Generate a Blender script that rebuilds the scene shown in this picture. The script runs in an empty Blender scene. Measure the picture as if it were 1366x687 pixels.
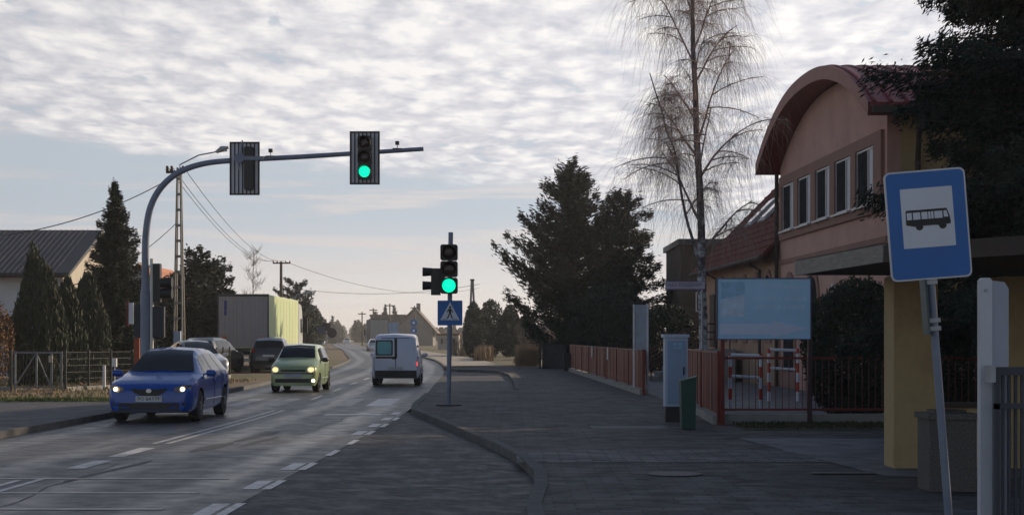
import bpy, bmesh, math, random
import numpy as np
from mathutils import Vector, Matrix
R = math.radians
random.seed(7)
SC = bpy.context.scene
COL = SC.collection

# ------------------------------------------------------------------ camera
FPX = 2200.0            # focal length in pixels of the 1366 px wide photograph
cam_d = bpy.data.cameras.new('camera'); cam = bpy.data.objects.new('camera', cam_d); COL.objects.link(cam)
cam_d.sensor_width = 36; cam_d.lens = FPX/1366*36
cam_d.shift_y = 106.5/1366
cam_d.clip_start = .1; cam_d.clip_end = 6000
cam.location = (0, 0, 1.7); cam.rotation_euler = (R(90), 0, 0)
SC.camera = cam

# ------------------------------------------------------------------ sky and sun
SUN_AZ, SUN_EL = 52, 20.5      # azimuth from +Y towards +X
SKY_STRENGTH = .1
w = bpy.data.worlds.new('World'); SC.world = w; w.use_nodes = True
nt = w.node_tree; N = nt.nodes; Lk = nt.links
N.clear()
def nd(tp, **kw):
    n = N.new(tp)
    for k, v in kw.items():
        if k == 'inp':
            for a, b in v.items(): n.inputs[a].default_value = b
        else: setattr(n, k, v)
    return n
def mth(op, a, b=None, c=None, clamp=False):
    n = N.new('ShaderNodeMath'); n.operation = op; n.use_clamp = clamp
    for i, x in enumerate((a, b, c)):
        if x is None: continue
        if isinstance(x, (int, float)): n.inputs[i].default_value = x
        else: Lk.new(x, n.inputs[i])
    return n.outputs[0]
def mixc(f, a, b):
    n = N.new('ShaderNodeMix'); n.data_type = 'RGBA'; n.clamp_factor = True
    for s, x in ((0, f), (6, a), (7, b)):
        if isinstance(x, (int, float)): n.inputs[s].default_value = x
        elif isinstance(x, tuple): n.inputs[s].default_value = (*x, 1)
        else: Lk.new(x, n.inputs[s])
    return n.outputs[2]
def mrange(v, a, b, c=0., d=1., smooth=True):
    n = N.new('ShaderNodeMapRange'); n.clamp = True
    if smooth: n.interpolation_type = 'SMOOTHSTEP'
    Lk.new(v, n.inputs[0])
    for i, x in enumerate((a, b, c, d)): n.inputs[i+1].default_value = x
    return n.outputs[0]
sky = nd('ShaderNodeTexSky', sky_type='NISHITA', sun_disc=False, sun_elevation=R(SUN_EL), sun_rotation=R(SUN_AZ), air_density=1.0, dust_density=1.5, ozone_density=1.5)
tc = nd('ShaderNodeTexCoord')
sep = nd('ShaderNodeSeparateXYZ'); Lk.new(tc.outputs['Generated'], sep.inputs[0])
X_, Y_, Z_ = sep.outputs
zc = mth('MAXIMUM', Z_, 0.0)
den = mth('ADD', zc, .03)
cmb = nd('ShaderNodeCombineXYZ'); Lk.new(mth('DIVIDE', X_, den), cmb.inputs[0]); Lk.new(mth('DIVIDE', Y_, den), cmb.inputs[1])
mp = nd('ShaderNodeMapping'); Lk.new(cmb.outputs[0], mp.inputs[0]); mp.inputs['Rotation'].default_value = (0, 0, R(-14)); mp.inputs['Scale'].default_value = (1, .5, 1)
def noise(vec, scale, detail, rough, dist=0.):
    n = nd('ShaderNodeTexNoise'); n.inputs['Scale'].default_value = scale; n.inputs['Detail'].default_value = detail
    n.inputs['Roughness'].default_value = rough; n.inputs['Distortion'].default_value = dist
    Lk.new(vec, n.inputs['Vector']); return n.outputs['Fac']
big = noise(mp.outputs[0], .55, 4, .55)
cells = noise(mp.outputs[0], 7.5, 3.0, .5, .35)
fine = noise(mp.outputs[0], 24, 3, .6)
# deck coverage: high elevations ragged edge; low streaks below
e = mth('ADD', Z_, mth('MULTIPLY', mth('SUBTRACT', big, .5), .09))
e = mth('SUBTRACT', e, mth('MULTIPLY', mth('SUBTRACT', cells, .5), .022))
e = mth('ADD', e, mth('MULTIPLY', X_, .07))
deck = mrange(e, .084, .099)
rag = mrange(mth('ADD', cells, mth('MULTIPLY', fine, .3)), .40, .56, .72, 1.0)
gap = mrange(mth('ADD', big, mth('MULTIPLY', cells, .55)), .66, .80, 1.0, 1.0)
holes = mrange(mth('ADD', cells, mth('MULTIPLY', big, .8)), .66, .78, .35, 1.0)
deck = mth('MULTIPLY', mth('MULTIPLY', deck, rag), holes)
# low streak clouds
mp2 = nd('ShaderNodeMapping'); Lk.new(tc.outputs['Generated'], mp2.inputs[0]); mp2.inputs['Scale'].default_value = (5, 5, 75)
st = noise(mp2.outputs[0], 1.0, 5, .6, .3)
streak = mth('MULTIPLY', mrange(st, .47, .64), mrange(Z_, .105, .085))
streak = mth('MULTIPLY', streak, mrange(Z_, .0, .03))
# colours (values times strength .1 are display-linear radiance)
wob = nd('ShaderNodeTexNoise'); wob.inputs['Scale'].default_value = 5; wob.inputs['Detail'].default_value = 3; Lk.new(mp.outputs[0], wob.inputs['Vector'])
wv_ = nd('ShaderNodeVectorMath', operation='MULTIPLY_ADD'); Lk.new(wob.outputs['Color'], wv_.inputs[0]); wv_.inputs[1].default_value = (.22,.22,0); Lk.new(mp.outputs[0], wv_.inputs[2])
vor = nd('ShaderNodeTexVoronoi', feature='SMOOTH_F1', voronoi_dimensions='2D'); vor.inputs['Scale'].default_value = 7.0; vor.inputs['Smoothness'].default_value = .6; Lk.new(wv_.outputs[0], vor.inputs['Vector'])
puff = mrange(vor.outputs['Distance'], .05, .62, 1.0, 0.0)
shade = mth('ADD', mth('MULTIPLY', puff, .55), mth('ADD', mth('MULTIPLY', mrange(cells, .35, .65), .30), mth('MULTIPLY', mrange(big, .35, .65), .25)))
shade = mth('ADD', shade, mth('MULTIPLY', mth('SUBTRACT', fine, .5), .9))
c_cloud = mixc(mrange(shade, .12, .90, smooth=False), (6.2, 6.2, 6.75), (9.4, 9.15, 9.0))
sd = Vector((math.sin(R(SUN_AZ))*math.cos(R(SUN_EL)), math.cos(R(SUN_AZ))*math.cos(R(SUN_EL)), math.sin(R(SUN_EL))))
dt = nd('ShaderNodeVectorMath', operation='DOT_PRODUCT'); Lk.new(tc.outputs['Generated'], dt.inputs[0]); dt.inputs[1].default_value = sd
glow = mrange(dt.outputs['Value'], .35, 1.0, .92, 1.25, smooth=False)
back = mrange(Y_, -.2, .5, .2, 1.0)
low_air = mixc(mrange(Z_, .0, .085), (8.7, 8.0, 7.4), (5.2, 5.8, 6.5))
air = mixc(mrange(Z_, .07, .45), low_air, sky.outputs[0])
c1 = mixc(mth('MULTIPLY', streak, .85), air, (7.1, 6.7, 6.6))
hi = mrange(Z_, .2, .42, 1.0, .05)
c2 = mixc(mth('MULTIPLY', mth('MULTIPLY', deck, hi), back), c1, c_cloud)
vm = nd('ShaderNodeVectorMath', operation='SCALE'); Lk.new(c2, vm.inputs[0]); Lk.new(glow, vm.inputs['Scale'])
bg = nd('ShaderNodeBackground'); bg.inputs['Strength'].default_value = SKY_STRENGTH
Lk.new(vm.outputs[0], bg.inputs['Color'])
wo = nd('ShaderNodeOutputWorld'); Lk.new(bg.outputs[0], wo.inputs['Surface'])

sl = bpy.data.lights.new('sun', 'SUN'); sl.energy = 4.6; sl.angle = R(.8); sl.color = (1, .80, .58)
so = bpy.data.objects.new('sun', sl); COL.objects.link(so); so.rotation_euler = (-sd).to_track_quat('-Z', 'Y').to_euler(); so.location = (20, 20, 30)
vs = SC.view_settings; vs.view_transform = 'Standard'; vs.look = 'None'; vs.exposure = 0.0; vs.gamma = 1; vs.use_curve_mapping = False

# ------------------------------------------------------------------ materials
MATS = {}
def mat(name, col, rough=.6, metal=0., var=.12, scale=3., bump=0., bscale=40., emit=0., ecol=None, coat=0., stain=None, stain_amt=.4, stain_scale=.8, stretch=None, spec=.5, trans=0.):
    if name in MATS: return MATS[name]
    m = bpy.data.materials.new(name); m.use_nodes = True
    t = m.node_tree; n = t.nodes; l = t.links
    b = n['Principled BSDF']
    b.inputs['Roughness'].default_value = rough; b.inputs['Metallic'].default_value = metal
    b.inputs['Coat Weight'].default_value = coat; b.inputs['Specular IOR Level'].default_value = spec
    if trans: b.inputs['Transmission Weight'].default_value = trans
    tcn = n.new('ShaderNodeTexCoord'); mpn = n.new('ShaderNodeMapping'); l.new(tcn.outputs['Object'], mpn.inputs[0])
    if stretch: mpn.inputs['Scale'].default_value = stretch
    no = n.new('ShaderNodeTexNoise'); no.inputs['Scale'].default_value = scale; no.inputs['Detail'].default_value = 6; no.inputs['Roughness'].default_value = .6
    l.new(mpn.outputs[0], no.inputs['Vector'])
    mr = n.new('ShaderNodeMapRange'); mr.inputs[1].default_value = .3; mr.inputs[2].default_value = .7; l.new(no.outputs['Fac'], mr.inputs[0])
    mx = n.new('ShaderNodeMix'); mx.data_type = 'RGBA'; l.new(mr.outputs[0], mx.inputs[0])
    mx.inputs[6].default_value = (*[c*(1-var) for c in col], 1); mx.inputs[7].default_value = (*[min(1, c*(1+var)) for c in col], 1)
    out = mx.outputs[2]
    if stain:
        n2 = n.new('ShaderNodeTexNoise'); n2.inputs['Scale'].default_value = stain_scale; n2.inputs['Detail'].default_value = 8; n2.inputs['Roughness'].default_value = .65
        l.new(mpn.outputs[0], n2.inputs['Vector'])
        m2 = n.new('ShaderNodeMapRange'); m2.inputs[1].default_value = .45; m2.inputs[2].default_value = .68; m2.inputs[4].default_value = stain_amt; l.new(n2.outputs['Fac'], m2.inputs[0])
        mx2 = n.new('ShaderNodeMix'); mx2.data_type = 'RGBA'; l.new(m2.outputs[0], mx2.inputs[0]); l.new(out, mx2.inputs[6]); mx2.inputs[7].default_value = (*stain, 1)
        out = mx2.outputs[2]
    l.new(out, b.inputs['Base Color'])
    if bump:
        nb = n.new('ShaderNodeTexNoise'); nb.inputs['Scale'].default_value = bscale; nb.inputs['Detail'].default_value = 4; l.new(mpn.outputs[0], nb.inputs['Vector'])
        bp = n.new('ShaderNodeBump'); bp.inputs['Strength'].default_value = bump; bp.inputs['Distance'].default_value = .02
        l.new(nb.outputs['Fac'], bp.inputs['Height']); l.new(bp.outputs[0], b.inputs['Normal'])
    if emit:
        b.inputs['Emission Strength'].default_value = emit; b.inputs['Emission Color'].default_value = (*(ecol or col), 1)
    MATS[name] = m; return m

M = dict(
 dark=mat('black_plastic', (.012,.012,.014), .45), rubber=mat('tyre_rubber', (.018,.018,.019), .85),
 steel=mat('galvanised_steel', (.34,.36,.39), .45, .6, .15, 6), steelpaint=mat('grey_blue_pole_paint', (.19,.22,.29), .45, .1, .15, 4),
 glass=mat('dark_car_glass', (.012,.016,.024), .08, 0, .1, spec=.25), chrome=mat('bright_alloy', (.55,.56,.58), .25, .9, .05),
 white=mat('white_paint', (.72,.73,.76), .45, 0, .06, 3, stain=(.4,.4,.4), stain_amt=.2),
 red=mat('red_fence_paint', (.17,.018,.013), .5, 0, .3, 2.5, stain=(.16,.04,.03), stain_amt=.5), 
 redw=mat('barrier_red', (.5,.05,.03), .45), 
 kerb=mat('kerb_concrete', (.10,.10,.10), .85, 0, .25, 3, .5, 60, stain=(.05,.05,.05), stain_amt=.6),
 conc=mat('weathered_concrete', (.30,.29,.27), .9, 0, .2, 3, .5, 40, stain=(.14,.13,.12)),
 bark=mat('conifer_bark', (.09,.065,.05), .95, 0, .3, 8, .6, 20),
 needle=mat('spruce_needles', (.022,.035,.018), .8, 0, .45, 1.2), needle2=mat('pine_needles', (.012,.024,.014), .85, 0, .4, .8),
 thuja=mat('thuja_foliage', (.040,.052,.020), .8, 0, .4, 1.0), farfol=mat('far_foliage', (.035,.045,.028), .9, 0, .3, .3),
 juniper=mat('juniper_foliage', (.045,.055,.028), .8, 0, .35, 1.5),
 twig=mat('bare_twigs', (.16,.12,.10), .9, 0, .25, 3), brownleaf=mat('dry_brown_foliage', (.20,.11,.05), .9, 0, .35, 2),
 reed=mat('dry_reeds', (.24,.17,.11), .9, 0, .25, 2), grass=mat('green_grass', (.09,.13,.025), .8, 0, .35, 2),
 roofdark=mat('grey_roof_sheet', (.026,.027,.032), .5, 0, .2, 2, stain=(.05,.04,.035), stain_amt=.4), plasterw=mat('white_plaster', (.62,.63,.66), .85, 0, .08, .8),
 plasterp=mat('salmon_plaster', (.52,.31,.26), .85, 0, .08, 1.0, .15, 60, stain=(.36,.21,.17), stain_amt=.5),
 plasterpd=mat('brown_pink_plaster', (.27,.15,.12), .85, 0, .1, 1.0, .15, 60),
 ochre=mat('ochre_plaster', (.42,.31,.16), .9, 0, .18, 1.5, 1.0, 14, stain=(.20,.14,.08), stain_amt=.6, stain_scale=1.5),
 redroof=mat('red_sheet_roof', (.20,.028,.03), .5, .1, .15, 2, spec=.3), tile=mat('red_brown_tiles', (.13,.030,.022), .85, 0, .3, 6, .5, 25, spec=.15),
 fascia=mat('faded_red_fascia', (.22,.05,.04), .6, 0, .12, 2), pane=mat('window_glass', (.035,.037,.042), .8, 0, .3, 2, spec=0.),
 frame=mat('white_window_frame', (.46,.46,.48), .4), brown=mat('dark_brown_boards', (.05,.035,.028), .75, 0, .25, 4), 
 railbrown=mat('brown_red_rail', (.10,.03,.025), .5), wood=mat('weathered_wood', (.26,.23,.20), .85, 0, .25, 5, stretch=(1,1,6)),
 bluesign=mat('sign_blue', (.0,.12,.42), .35, 0, .04), signwhite=mat('sign_white', (.66,.68,.74), .4, 0, .04), signblack=mat('sign_black', (.012,.012,.014), .5),
 alu=mat('aluminium_edge', (.45,.46,.5), .4, .5), billblue=mat('faded_billboard_blue', (.40,.66,.88), .5, 0, .08, 1.5, stain=(.52,.70,.88), stain_amt=.5),
 billpale=mat('faded_billboard_pale', (.62,.70,.90), .5, 0, .06), billmid=mat('faded_billboard_print', (.30,.52,.72), .5, 0, .2, 6),
 cabinet=mat('cabinet_grey_blue', (.42,.50,.62), .45, 0, .05, 2, stain=(.3,.34,.4), stain_amt=.3), binG=mat('dark_green_bin', (.012,.06,.045), .45, 0, .1),
 pebble=mat('pebble_dash', (.10,.095,.085), .95, 0, .6, 60, .8, 80), gatebar=mat('anthracite_gate_paint', (.035,.04,.055), .5), 
 postwhite=mat('pale_gate_post', (.55,.56,.60), .5, 0, .06, 2), truckgrey=mat('grey_trailer_door', (.30,.29,.31), .5, 0, .1, 1.2, stretch=(8,1,.3)),
 trucklime=mat('lime_trailer_tarp', (.46,.52,.28), .55, 0, .08, .4, stain=(.32,.48,.20), stain_amt=.6, stain_scale=.35), orange=mat('orange_board', (.5,.16,.03), .5), yellowtag=mat('yellow_green_reflector', (.45,.65,.04), .4),
 lampgreen=mat('green_signal_light', (.0,.35,.17), .3, emit=1.5, ecol=(.0,.78,.42)), lampoff=mat('unlit_signal_lens', (.03,.012,.010), .25),
 head=mat('headlight_lens', (.6,.6,.6), .15), headon=mat('headlight_bulb', (1,.8,.5), .3, emit=4, ecol=(1,.66,.32)), headon2=mat('fog_light_bulb', (1,.9,.7), .3, emit=5, ecol=(1,.84,.6)),
 tail=mat('tail_light_red', (.35,.012,.012), .2), tailon=mat('tail_light_lit', (.6,.02,.02), .3, emit=1.6, ecol=(1,.06,.03)),
 blue=mat('blue_car_paint', (.001,.065,.36), .24, .0, .04, coat=.35), lime=mat('pale_green_car_paint', (.29,.37,.19), .3, .1, .04, coat=.6),
 silver=mat('silver_car_paint', (.50,.52,.54), .3, .5, .04, coat=.6), black=mat('dark_grey_car_paint', (.035,.04,.045), .28, .3, .05, coat=.7),
 vanwhite=mat('white_van_paint', (.58,.62,.76), .35, 0, .04, 2, coat=.4), plate=mat('licence_plate_white', (.6,.6,.6), .4), farhouse=mat('far_house_plaster', (.20,.185,.17), .9, 0, .1),
 insul=mat('brown_insulator', (.10,.05,.03), .3), wire=mat('black_cable', (.05,.05,.06), .6), cream=mat('cream_plaster', (.45,.40,.33), .9), teal=mat('teal_tinted_window', (.09,.36,.42), .15),
 stripe=mat('board_stripe_grey', (.55,.55,.58), .5),
)

# ground-type materials (world-space object coords as the sheets sit at the origin)
def ground_mat(name, cols, rough=(.7,.9), brick=None, macro=.25, bump=.4, joint=(.05,.05,.05), tracks=False, specl=.5):
    m = bpy.data.materials.new(name); m.use_nodes = True; t = m.node_tree; n = t.nodes; l = t.links; b = n['Principled BSDF']
    b.inputs['Specular IOR Level'].default_value = specl
    g = n.new('ShaderNodeTexCoord')
    def nz(s, d=6, r=.6, sc=(1,1,1), src='Object', dist=0):
        mp_ = n.new('ShaderNodeMapping'); mp_.inputs['Scale'].default_value = sc; l.new(g.outputs[src], mp_.inputs[0])
        x = n.new('ShaderNodeTexNoise'); x.inputs['Scale'].default_value = s; x.inputs['Detail'].default_value = d; x.inputs['Roughness'].default_value = r; x.inputs['Distortion'].default_value = dist
        l.new(mp_.outputs[0], x.inputs['Vector']); return x.outputs['Fac']
    def rmp(v, a, b_, c=0., d=1.):
        x = n.new('ShaderNodeMapRange'); x.interpolation_type = 'SMOOTHSTEP'; l.new(v, x.inputs[0])
        for i, q in enumerate((a, b_, c, d)): x.inputs[i+1].default_value = q
        return x.outputs[0]
    def mx(f, a, b_, mode='MIX'):
        x = n.new('ShaderNodeMix'); x.data_type = 'RGBA'; x.blend_type = mode
        for s, q in ((0, f), (6, a), (7, b_)):
            if isinstance(q, (int, float)): x.inputs[s].default_value = q
            elif isinstance(q, tuple): x.inputs[s].default_value = (*q, 1)
            else: l.new(q, x.inputs[s])
        return x.outputs[2]
    big_ = nz(.35, 8, .65); mid = nz(2.2, 7, .65); fin = nz(40, 3, .6)
    c = mx(rmp(big_, .38, .62), cols[0], cols[1])
    if len(cols) > 2: c = mx(rmp(mid, .48, .66), c, cols[2])
    if len(cols) > 3: c = mx(rmp(nz(.12, 6, .6), .5, .6), c, cols[3])
    c = mx(macro, c, mx(rmp(fin, .3, .7), (.35,.35,.35), (1.6,1.6,1.6)), 'MULTIPLY')
    hgt = fin
    rg = rmp(mid, .35, .65, rough[0], rough[1])
    if brick:
        mpb = n.new('ShaderNodeMapping'); l.new(g.outputs['Object'], mpb.inputs[0]); mpb.inputs['Rotation'].default_value = (0,0,R(brick[3]))
        bt = n.new('ShaderNodeTexBrick'); l.new(mpb.outputs[0], bt.inputs['Vector'])
        bt.inputs['Scale'].default_value = 1; bt.inputs['Brick Width'].default_value = brick[0]; bt.inputs['Row Height'].default_value = brick[1]; bt.inputs['Mortar Size'].default_value = brick[2]
        bt.inputs['Color1'].default_value = (.55,.55,.57,1); bt.inputs['Color2'].default_value = (1.4,1.38,1.35,1); bt.inputs['Mortar'].default_value = (*brick[4], 1)
        c = mx(1.0, c, bt.outputs['Color'], 'MULTIPLY')
    if tracks:
        sp = n.new('ShaderNodeSeparateXYZ'); l.new(g.outputs['UV'], sp.inputs[0])
        # wheel tracks polished smoother; uv.x in metres across
        wv = n.new('ShaderNodeMath'); wv.operation = 'ABSOLUTE'; l.new(sp.outputs[0], wv.inputs[0])
        a = n.new('ShaderNodeMath'); a.operation = 'SUBTRACT'; l.new(wv.outputs[0], a.inputs[0]); a.inputs[1].default_value = 1.5
        a2 = n.new('ShaderNodeMath'); a2.operation = 'ABSOLUTE'; l.new(a.outputs[0], a2.inputs[0])
        a3 = n.new('ShaderNodeMath'); a3.operation = 'SUBTRACT'; l.new(a2.outputs[0], a3.inputs[0]); a3.inputs[1].default_value = .75
        a4 = n.new('ShaderNodeMath'); a4.operation = 'ABSOLUTE'; l.new(a3.outputs[0], a4.inputs[0])
        tr = rmp(a4.outputs[0], .42, .12)
        long_ = nz(1.0, 8, .7, (1.6,.06,1), 'UV', .4)
        c = mx(rmp(long_, .48, .66, 0, .5), c, (.028,.028,.030))
        c = mx(tr, c, mx(1.0, c, (1.35,1.33,1.3), 'MULTIPLY'))
        s1 = n.new('ShaderNodeMath'); s1.operation = 'MULTIPLY_ADD'; l.new(tr, s1.inputs[0]); s1.inputs[1].default_value = -.10; l.new(rg, s1.inputs[2])
        rg = s1.outputs[0]
    l.new(c, b.inputs['Base Color']); l.new(rg, b.inputs['Roughness'])
    bp = n.new('ShaderNodeBump'); bp.inputs['Strength'].default_value = bump; bp.inputs['Distance'].default_value = .01; l.new(hgt, bp.inputs['Height']); l.new(bp.outputs[0], b.inputs['Normal'])
    return m
G_ROAD = ground_mat('road_asphalt', [(.042,.042,.045), (.056,.055,.056), (.034,.034,.037)], (.42,.56), tracks=True, bump=.25)
G_PAVE = ground_mat('grey_block_paving', [(.040,.040,.046), (.078,.076,.080), (.034,.034,.038), (.062,.060,.060)], (.72,.9), (.4,.2,.012,0,(.45,.45,.45)))
G_PAVE2 = ground_mat('light_block_paving', [(.11,.11,.12), (.14,.135,.14), (.08,.08,.085)], (.75,.9), (.42,.2,.02,0,(.35,.35,.35)))
G_BAY = ground_mat('dark_bay_paving', [(.036,.035,.039), (.055,.053,.057), (.068,.066,.070)], (.6,.85), (.2,.1,.012,45,(.6,.6,.6)))
G_TARM = ground_mat('old_tarmac', [(.042,.043,.05), (.056,.055,.06), (.036,.037,.04)], (.6,.8))
G_DIRT = ground_mat('dirt_and_dead_grass', [(.16,.105,.065), (.11,.085,.045), (.20,.14,.09), (.08,.09,.03)], (.85,.95), bump=.9)
G_FIELD = ground_mat('winter_field', [(.10,.09,.045), (.14,.11,.06), (.07,.08,.03)], (.9,.95), bump=.9)
G_PATH = ground_mat('pale_path', [(.30,.27,.23), (.36,.32,.27), (.24,.22,.19)], (.8,.9))
G_DRIVE = ground_mat('driveway_concrete', [(.10,.105,.12), (.13,.13,.145), (.085,.085,.095)], (.6,.8))
def paint_mat():
    m = bpy.data.materials.new('worn_road_paint'); m.use_nodes = True; t = m.node_tree; n = t.nodes; l = t.links; b = n['Principled BSDF']
    g = n.new('ShaderNodeTexCoord'); x = n.new('ShaderNodeTexNoise'); x.inputs['Scale'].default_value = 3.0; x.inputs['Detail'].default_value = 9; x.inputs['Roughness'].default_value = .75; l.new(g.outputs['Object'], x.inputs['Vector'])
    r = n.new('ShaderNodeMapRange'); l.new(x.outputs['Fac'], r.inputs[0]); r.inputs[1].default_value = .34; r.inputs[2].default_value = .52
    k = n.new('ShaderNodeMix'); k.data_type = 'RGBA'; l.new(r.outputs[0], k.inputs[0]); k.inputs[6].default_value = (.13,.13,.135,1); k.inputs[7].default_value = (.44,.44,.46,1)
    l.new(k.outputs[2], b.inputs['Base Color']); b.inputs['Roughness'].default_value = .42; return m
G_PAINT = paint_mat()
G_PAINT_FADED = mat('faded_road_paint', (.17,.165,.165), .45, 0, .35, 3)
G_SEAL = mat('pinkish_seam_filler', (.34,.28,.26), .42, 0, .45, 4)

# ------------------------------------------------------------------ helpers
ORG = {}
class MB:
    def __init__(s): s.v = []; s.f = []; s.mi = []; s.cur = 0
    def add(s, vs, fs):
        o = len(s.v); s.v += [tuple(p) for p in vs]; s.f += [tuple(i+o for i in q) for q in fs]; s.mi += [s.cur]*len(fs); return s
    def box(s, x0, x1, y0, y1, z0, z1):
        return s.add([(x0,y0,z0),(x1,y0,z0),(x1,y1,z0),(x0,y1,z0),(x0,y0,z1),(x1,y0,z1),(x1,y1,z1),(x0,y1,z1)],
              [(0,3,2,1),(4,5,6,7),(0,1,5,4),(1,2,6,5),(2,3,7,6),(3,0,4,7)])
    def cbox(s, c, d): return s.box(c[0]-d[0]/2, c[0]+d[0]/2, c[1]-d[1]/2, c[1]+d[1]/2, c[2]-d[2]/2, c[2]+d[2]/2)
    def tube(s, pts, r, n=8, cap=True):
        pts = [Vector(p) for p in pts]; rs = r if isinstance(r, (list, tuple)) else [r]*len(pts)
        vs = []; a = None
        for i, p in enumerate(pts):
            t = (pts[min(i+1, len(pts)-1)] - pts[max(i-1, 0)]).normalized()
            if a is None: up = Vector((0,0,1)) if abs(t.z) < .9 else Vector((1,0,0)); a = t.cross(up)
            a = (a-t*a.dot(t)).normalized(); b = t.cross(a)
            for k in range(n):
                th = 2*math.pi*k/n; vs.append(p + (a*math.cos(th)+b*math.sin(th))*rs[i])
        fs = [(i*n+k, i*n+(k+1)%n, (i+1)*n+(k+1)%n, (i+1)*n+k) for i in range(len(pts)-1) for k in range(n)]
        if cap: fs += [tuple(range(n))[::-1], tuple((len(pts)-1)*n+k for k in range(n))]
        return s.add(vs, fs)
    def bar(s, a, b, wd, h=None):      # rectangular bar between two points
        h = h or wd; a = Vector(a); b = Vector(b); t = (b-a).normalized()
        up = Vector((0,0,1)) if abs(t.z) < .95 else Vector((0,1,0))
        x = t.cross(up).normalized()*wd/2; y = x.cross(t).normalized()*h/2
        vs = [a-x-y, a+x-y, a+x+y, a-x+y, b-x-y, b+x-y, b+x+y, b-x+y]
        return s.add(vs, [(0,3,2,1),(4,5,6,7),(0,1,5,4),(1,2,6,5),(2,3,7,6),(3,0,4,7)])
    def prism(s, pts, axis, a, b):     # outline in 2-D extruded along axis ('x','y','z')
        n = len(pts)
        def P(p, t): return (t,p[0],p[1]) if axis == 'x' else ((p[0],t,p[1]) if axis == 'y' else (p[0],p[1],t))
        return s.add([P(p, a) for p in pts]+[P(p, b) for p in pts], [tuple(range(n)), tuple(range(2*n-1, n-1, -1))]+[(i, i+n, (i+1)%n+n, (i+1)%n) for i in range(n)])
    def lathe(s, prof, c, axis='z', n=20):   # prof: (r, t)
        vs = []
        for r_, t in prof:
            for k in range(n):
                th = 2*math.pi*k/n; u, v = r_*math.cos(th), r_*math.sin(th)
                vs.append((c[0]+t, c[1]+u, c[2]+v) if axis == 'x' else ((c[0]+u, c[1]+t, c[2]+v) if axis == 'y' else (c[0]+u, c[1]+v, c[2]+t)))
        m_ = len(prof)
        fs = [(i*n+k, i*n+(k+1)%n, (i+1)*n+(k+1)%n, (i+1)*n+k) for i in range(m_-1) for k in range(n)] + [tuple(range(n))[::-1], tuple((m_-1)*n+k for k in range(n))]
        return s.add(vs, fs)
    def disc(s, c, r_, d, axis='y', n=20): return s.lathe([(r_, -d/2), (r_, d/2)], c, axis, n)
    def build(s, name, m, parent=None, smooth=False, base=None):
        vs = np.array(s.v, dtype=float)
        if parent is not None: org = ORG[parent.name]
        elif base is not None: org = np.array(base, dtype=float)
        else: org = np.array([(vs[:,0].min()+vs[:,0].max())/2, (vs[:,1].min()+vs[:,1].max())/2, vs[:,2].min()])
        me = bpy.data.meshes.new(name); me.from_pydata([tuple(p) for p in (vs-org)], [], s.f)
        ms = m if isinstance(m, list) else [m]
        for q in ms: me.materials.append(q)
        if len(ms) > 1: me.polygons.foreach_set('material_index', s.mi)
        bm = bmesh.new(); bm.from_mesh(me); bmesh.ops.recalc_face_normals(bm, faces=bm.faces); bm.to_mesh(me); bm.free()
        if smooth:
            me.polygons.foreach_set('use_smooth', [True]*len(me.polygons)); me.set_sharp_from_angle(angle=R(38))
        o = bpy.data.objects.new(name, me); COL.objects.link(o)
        if parent is not None: o.parent = parent
        else: o.location = org
        ORG[o.name] = org
        return o
def tag(o, label=None, cat=None, group=None, kind=None):
    if label: o['label'] = label
    if cat: o['category'] = cat
    if group: o['group'] = group
    if kind: o['kind'] = kind
    return o
def thing(name, label, cat, loc=(0,0,0), group=None):
    o = bpy.data.objects.new(name, None); COL.objects.link(o); o.location = loc; o.empty_display_size = .3
    ORG[o.name] = np.array(loc, dtype=float); return tag(o, label, cat, group)
def dup(root, loc=None, rz=None, label=None):
    def cp(o, parent):
        c = o.copy(); COL.objects.link(c); ORG[c.name] = ORG[o.name]
        if parent: c.parent = parent
        for ch in list(o.children):
            if ch.name in ORG: cp(ch, c)
        return c
    r = cp(root, None)
    if loc: r.location = loc
    if rz is not None: r.rotation_euler.z = rz
    if label: r['label'] = label
    return r
def struct(o): o['kind'] = 'structure'; return o
def gp(px, py, z=0.):               # point on the ground seen at a place of the photograph
    Y = (1.7-z)*FPX/(py-450); return ((px-683)*Y/FPX, Y)
def at(px, py, Y): return Vector(((px-683)*Y/FPX, Y, 1.7+(450-py)*Y/FPX))
U = 2.2                               # world metres per survey unit of depth

def sheet(name, pts, z, m, uv=None):
    me = bpy.data.meshes.new(name); me.from_pydata([(p[0],p[1],z) for p in pts], [], [tuple(range(len(pts)))])
    me.materials.append(m); bm = bmesh.new(); bm.from_mesh(me)
    bmesh.ops.triangulate(bm, faces=bm.faces)
    for f in bm.faces:
        if f.normal.z < 0: f.normal_flip()
    bm.to_mesh(me); bm.free()
    o = bpy.data.objects.new(name, me); COL.objects.link(o); ORG[o.name] = np.zeros(3); return struct(o)

# ------------------------------------------------------------------ the setting
CK = [(-5,-5.95),(7,-5.8),(12,-5.6),(16,-5.42),(20,-5.45),(26,-5.75),(35,-6.2),(42,-6.9),(48.6,-7.8),(56.7,-9.2),(68,-11.9),(100,-19.6),(140,-30.3),(189,-42.5),(300,-70),(400,-98),(600,-160)]
cy = np.array([a*U for a, b in CK]); cx = np.array([b for a, b in CK])
def _cubic(y):
    i = int(np.clip(np.searchsorted(cy, y)-1, 0, len(cy)-2))
    def sl(j):
        if j <= 0 or j >= len(cy)-1: k = min(max(j, 0), len(cy)-2); return (cx[k+1]-cx[k])/(cy[k+1]-cy[k])
        return (cx[j+1]-cx[j-1])/(cy[j+1]-cy[j-1])
    h = cy[i+1]-cy[i]; t = (y-cy[i])/h
    return (2*t**3-3*t**2+1)*cx[i]+(t**3-2*t**2+t)*h*sl(i)+(-2*t**3+3*t**2)*cx[i+1]+(t**3-t**2)*h*sl(i+1)
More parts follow.
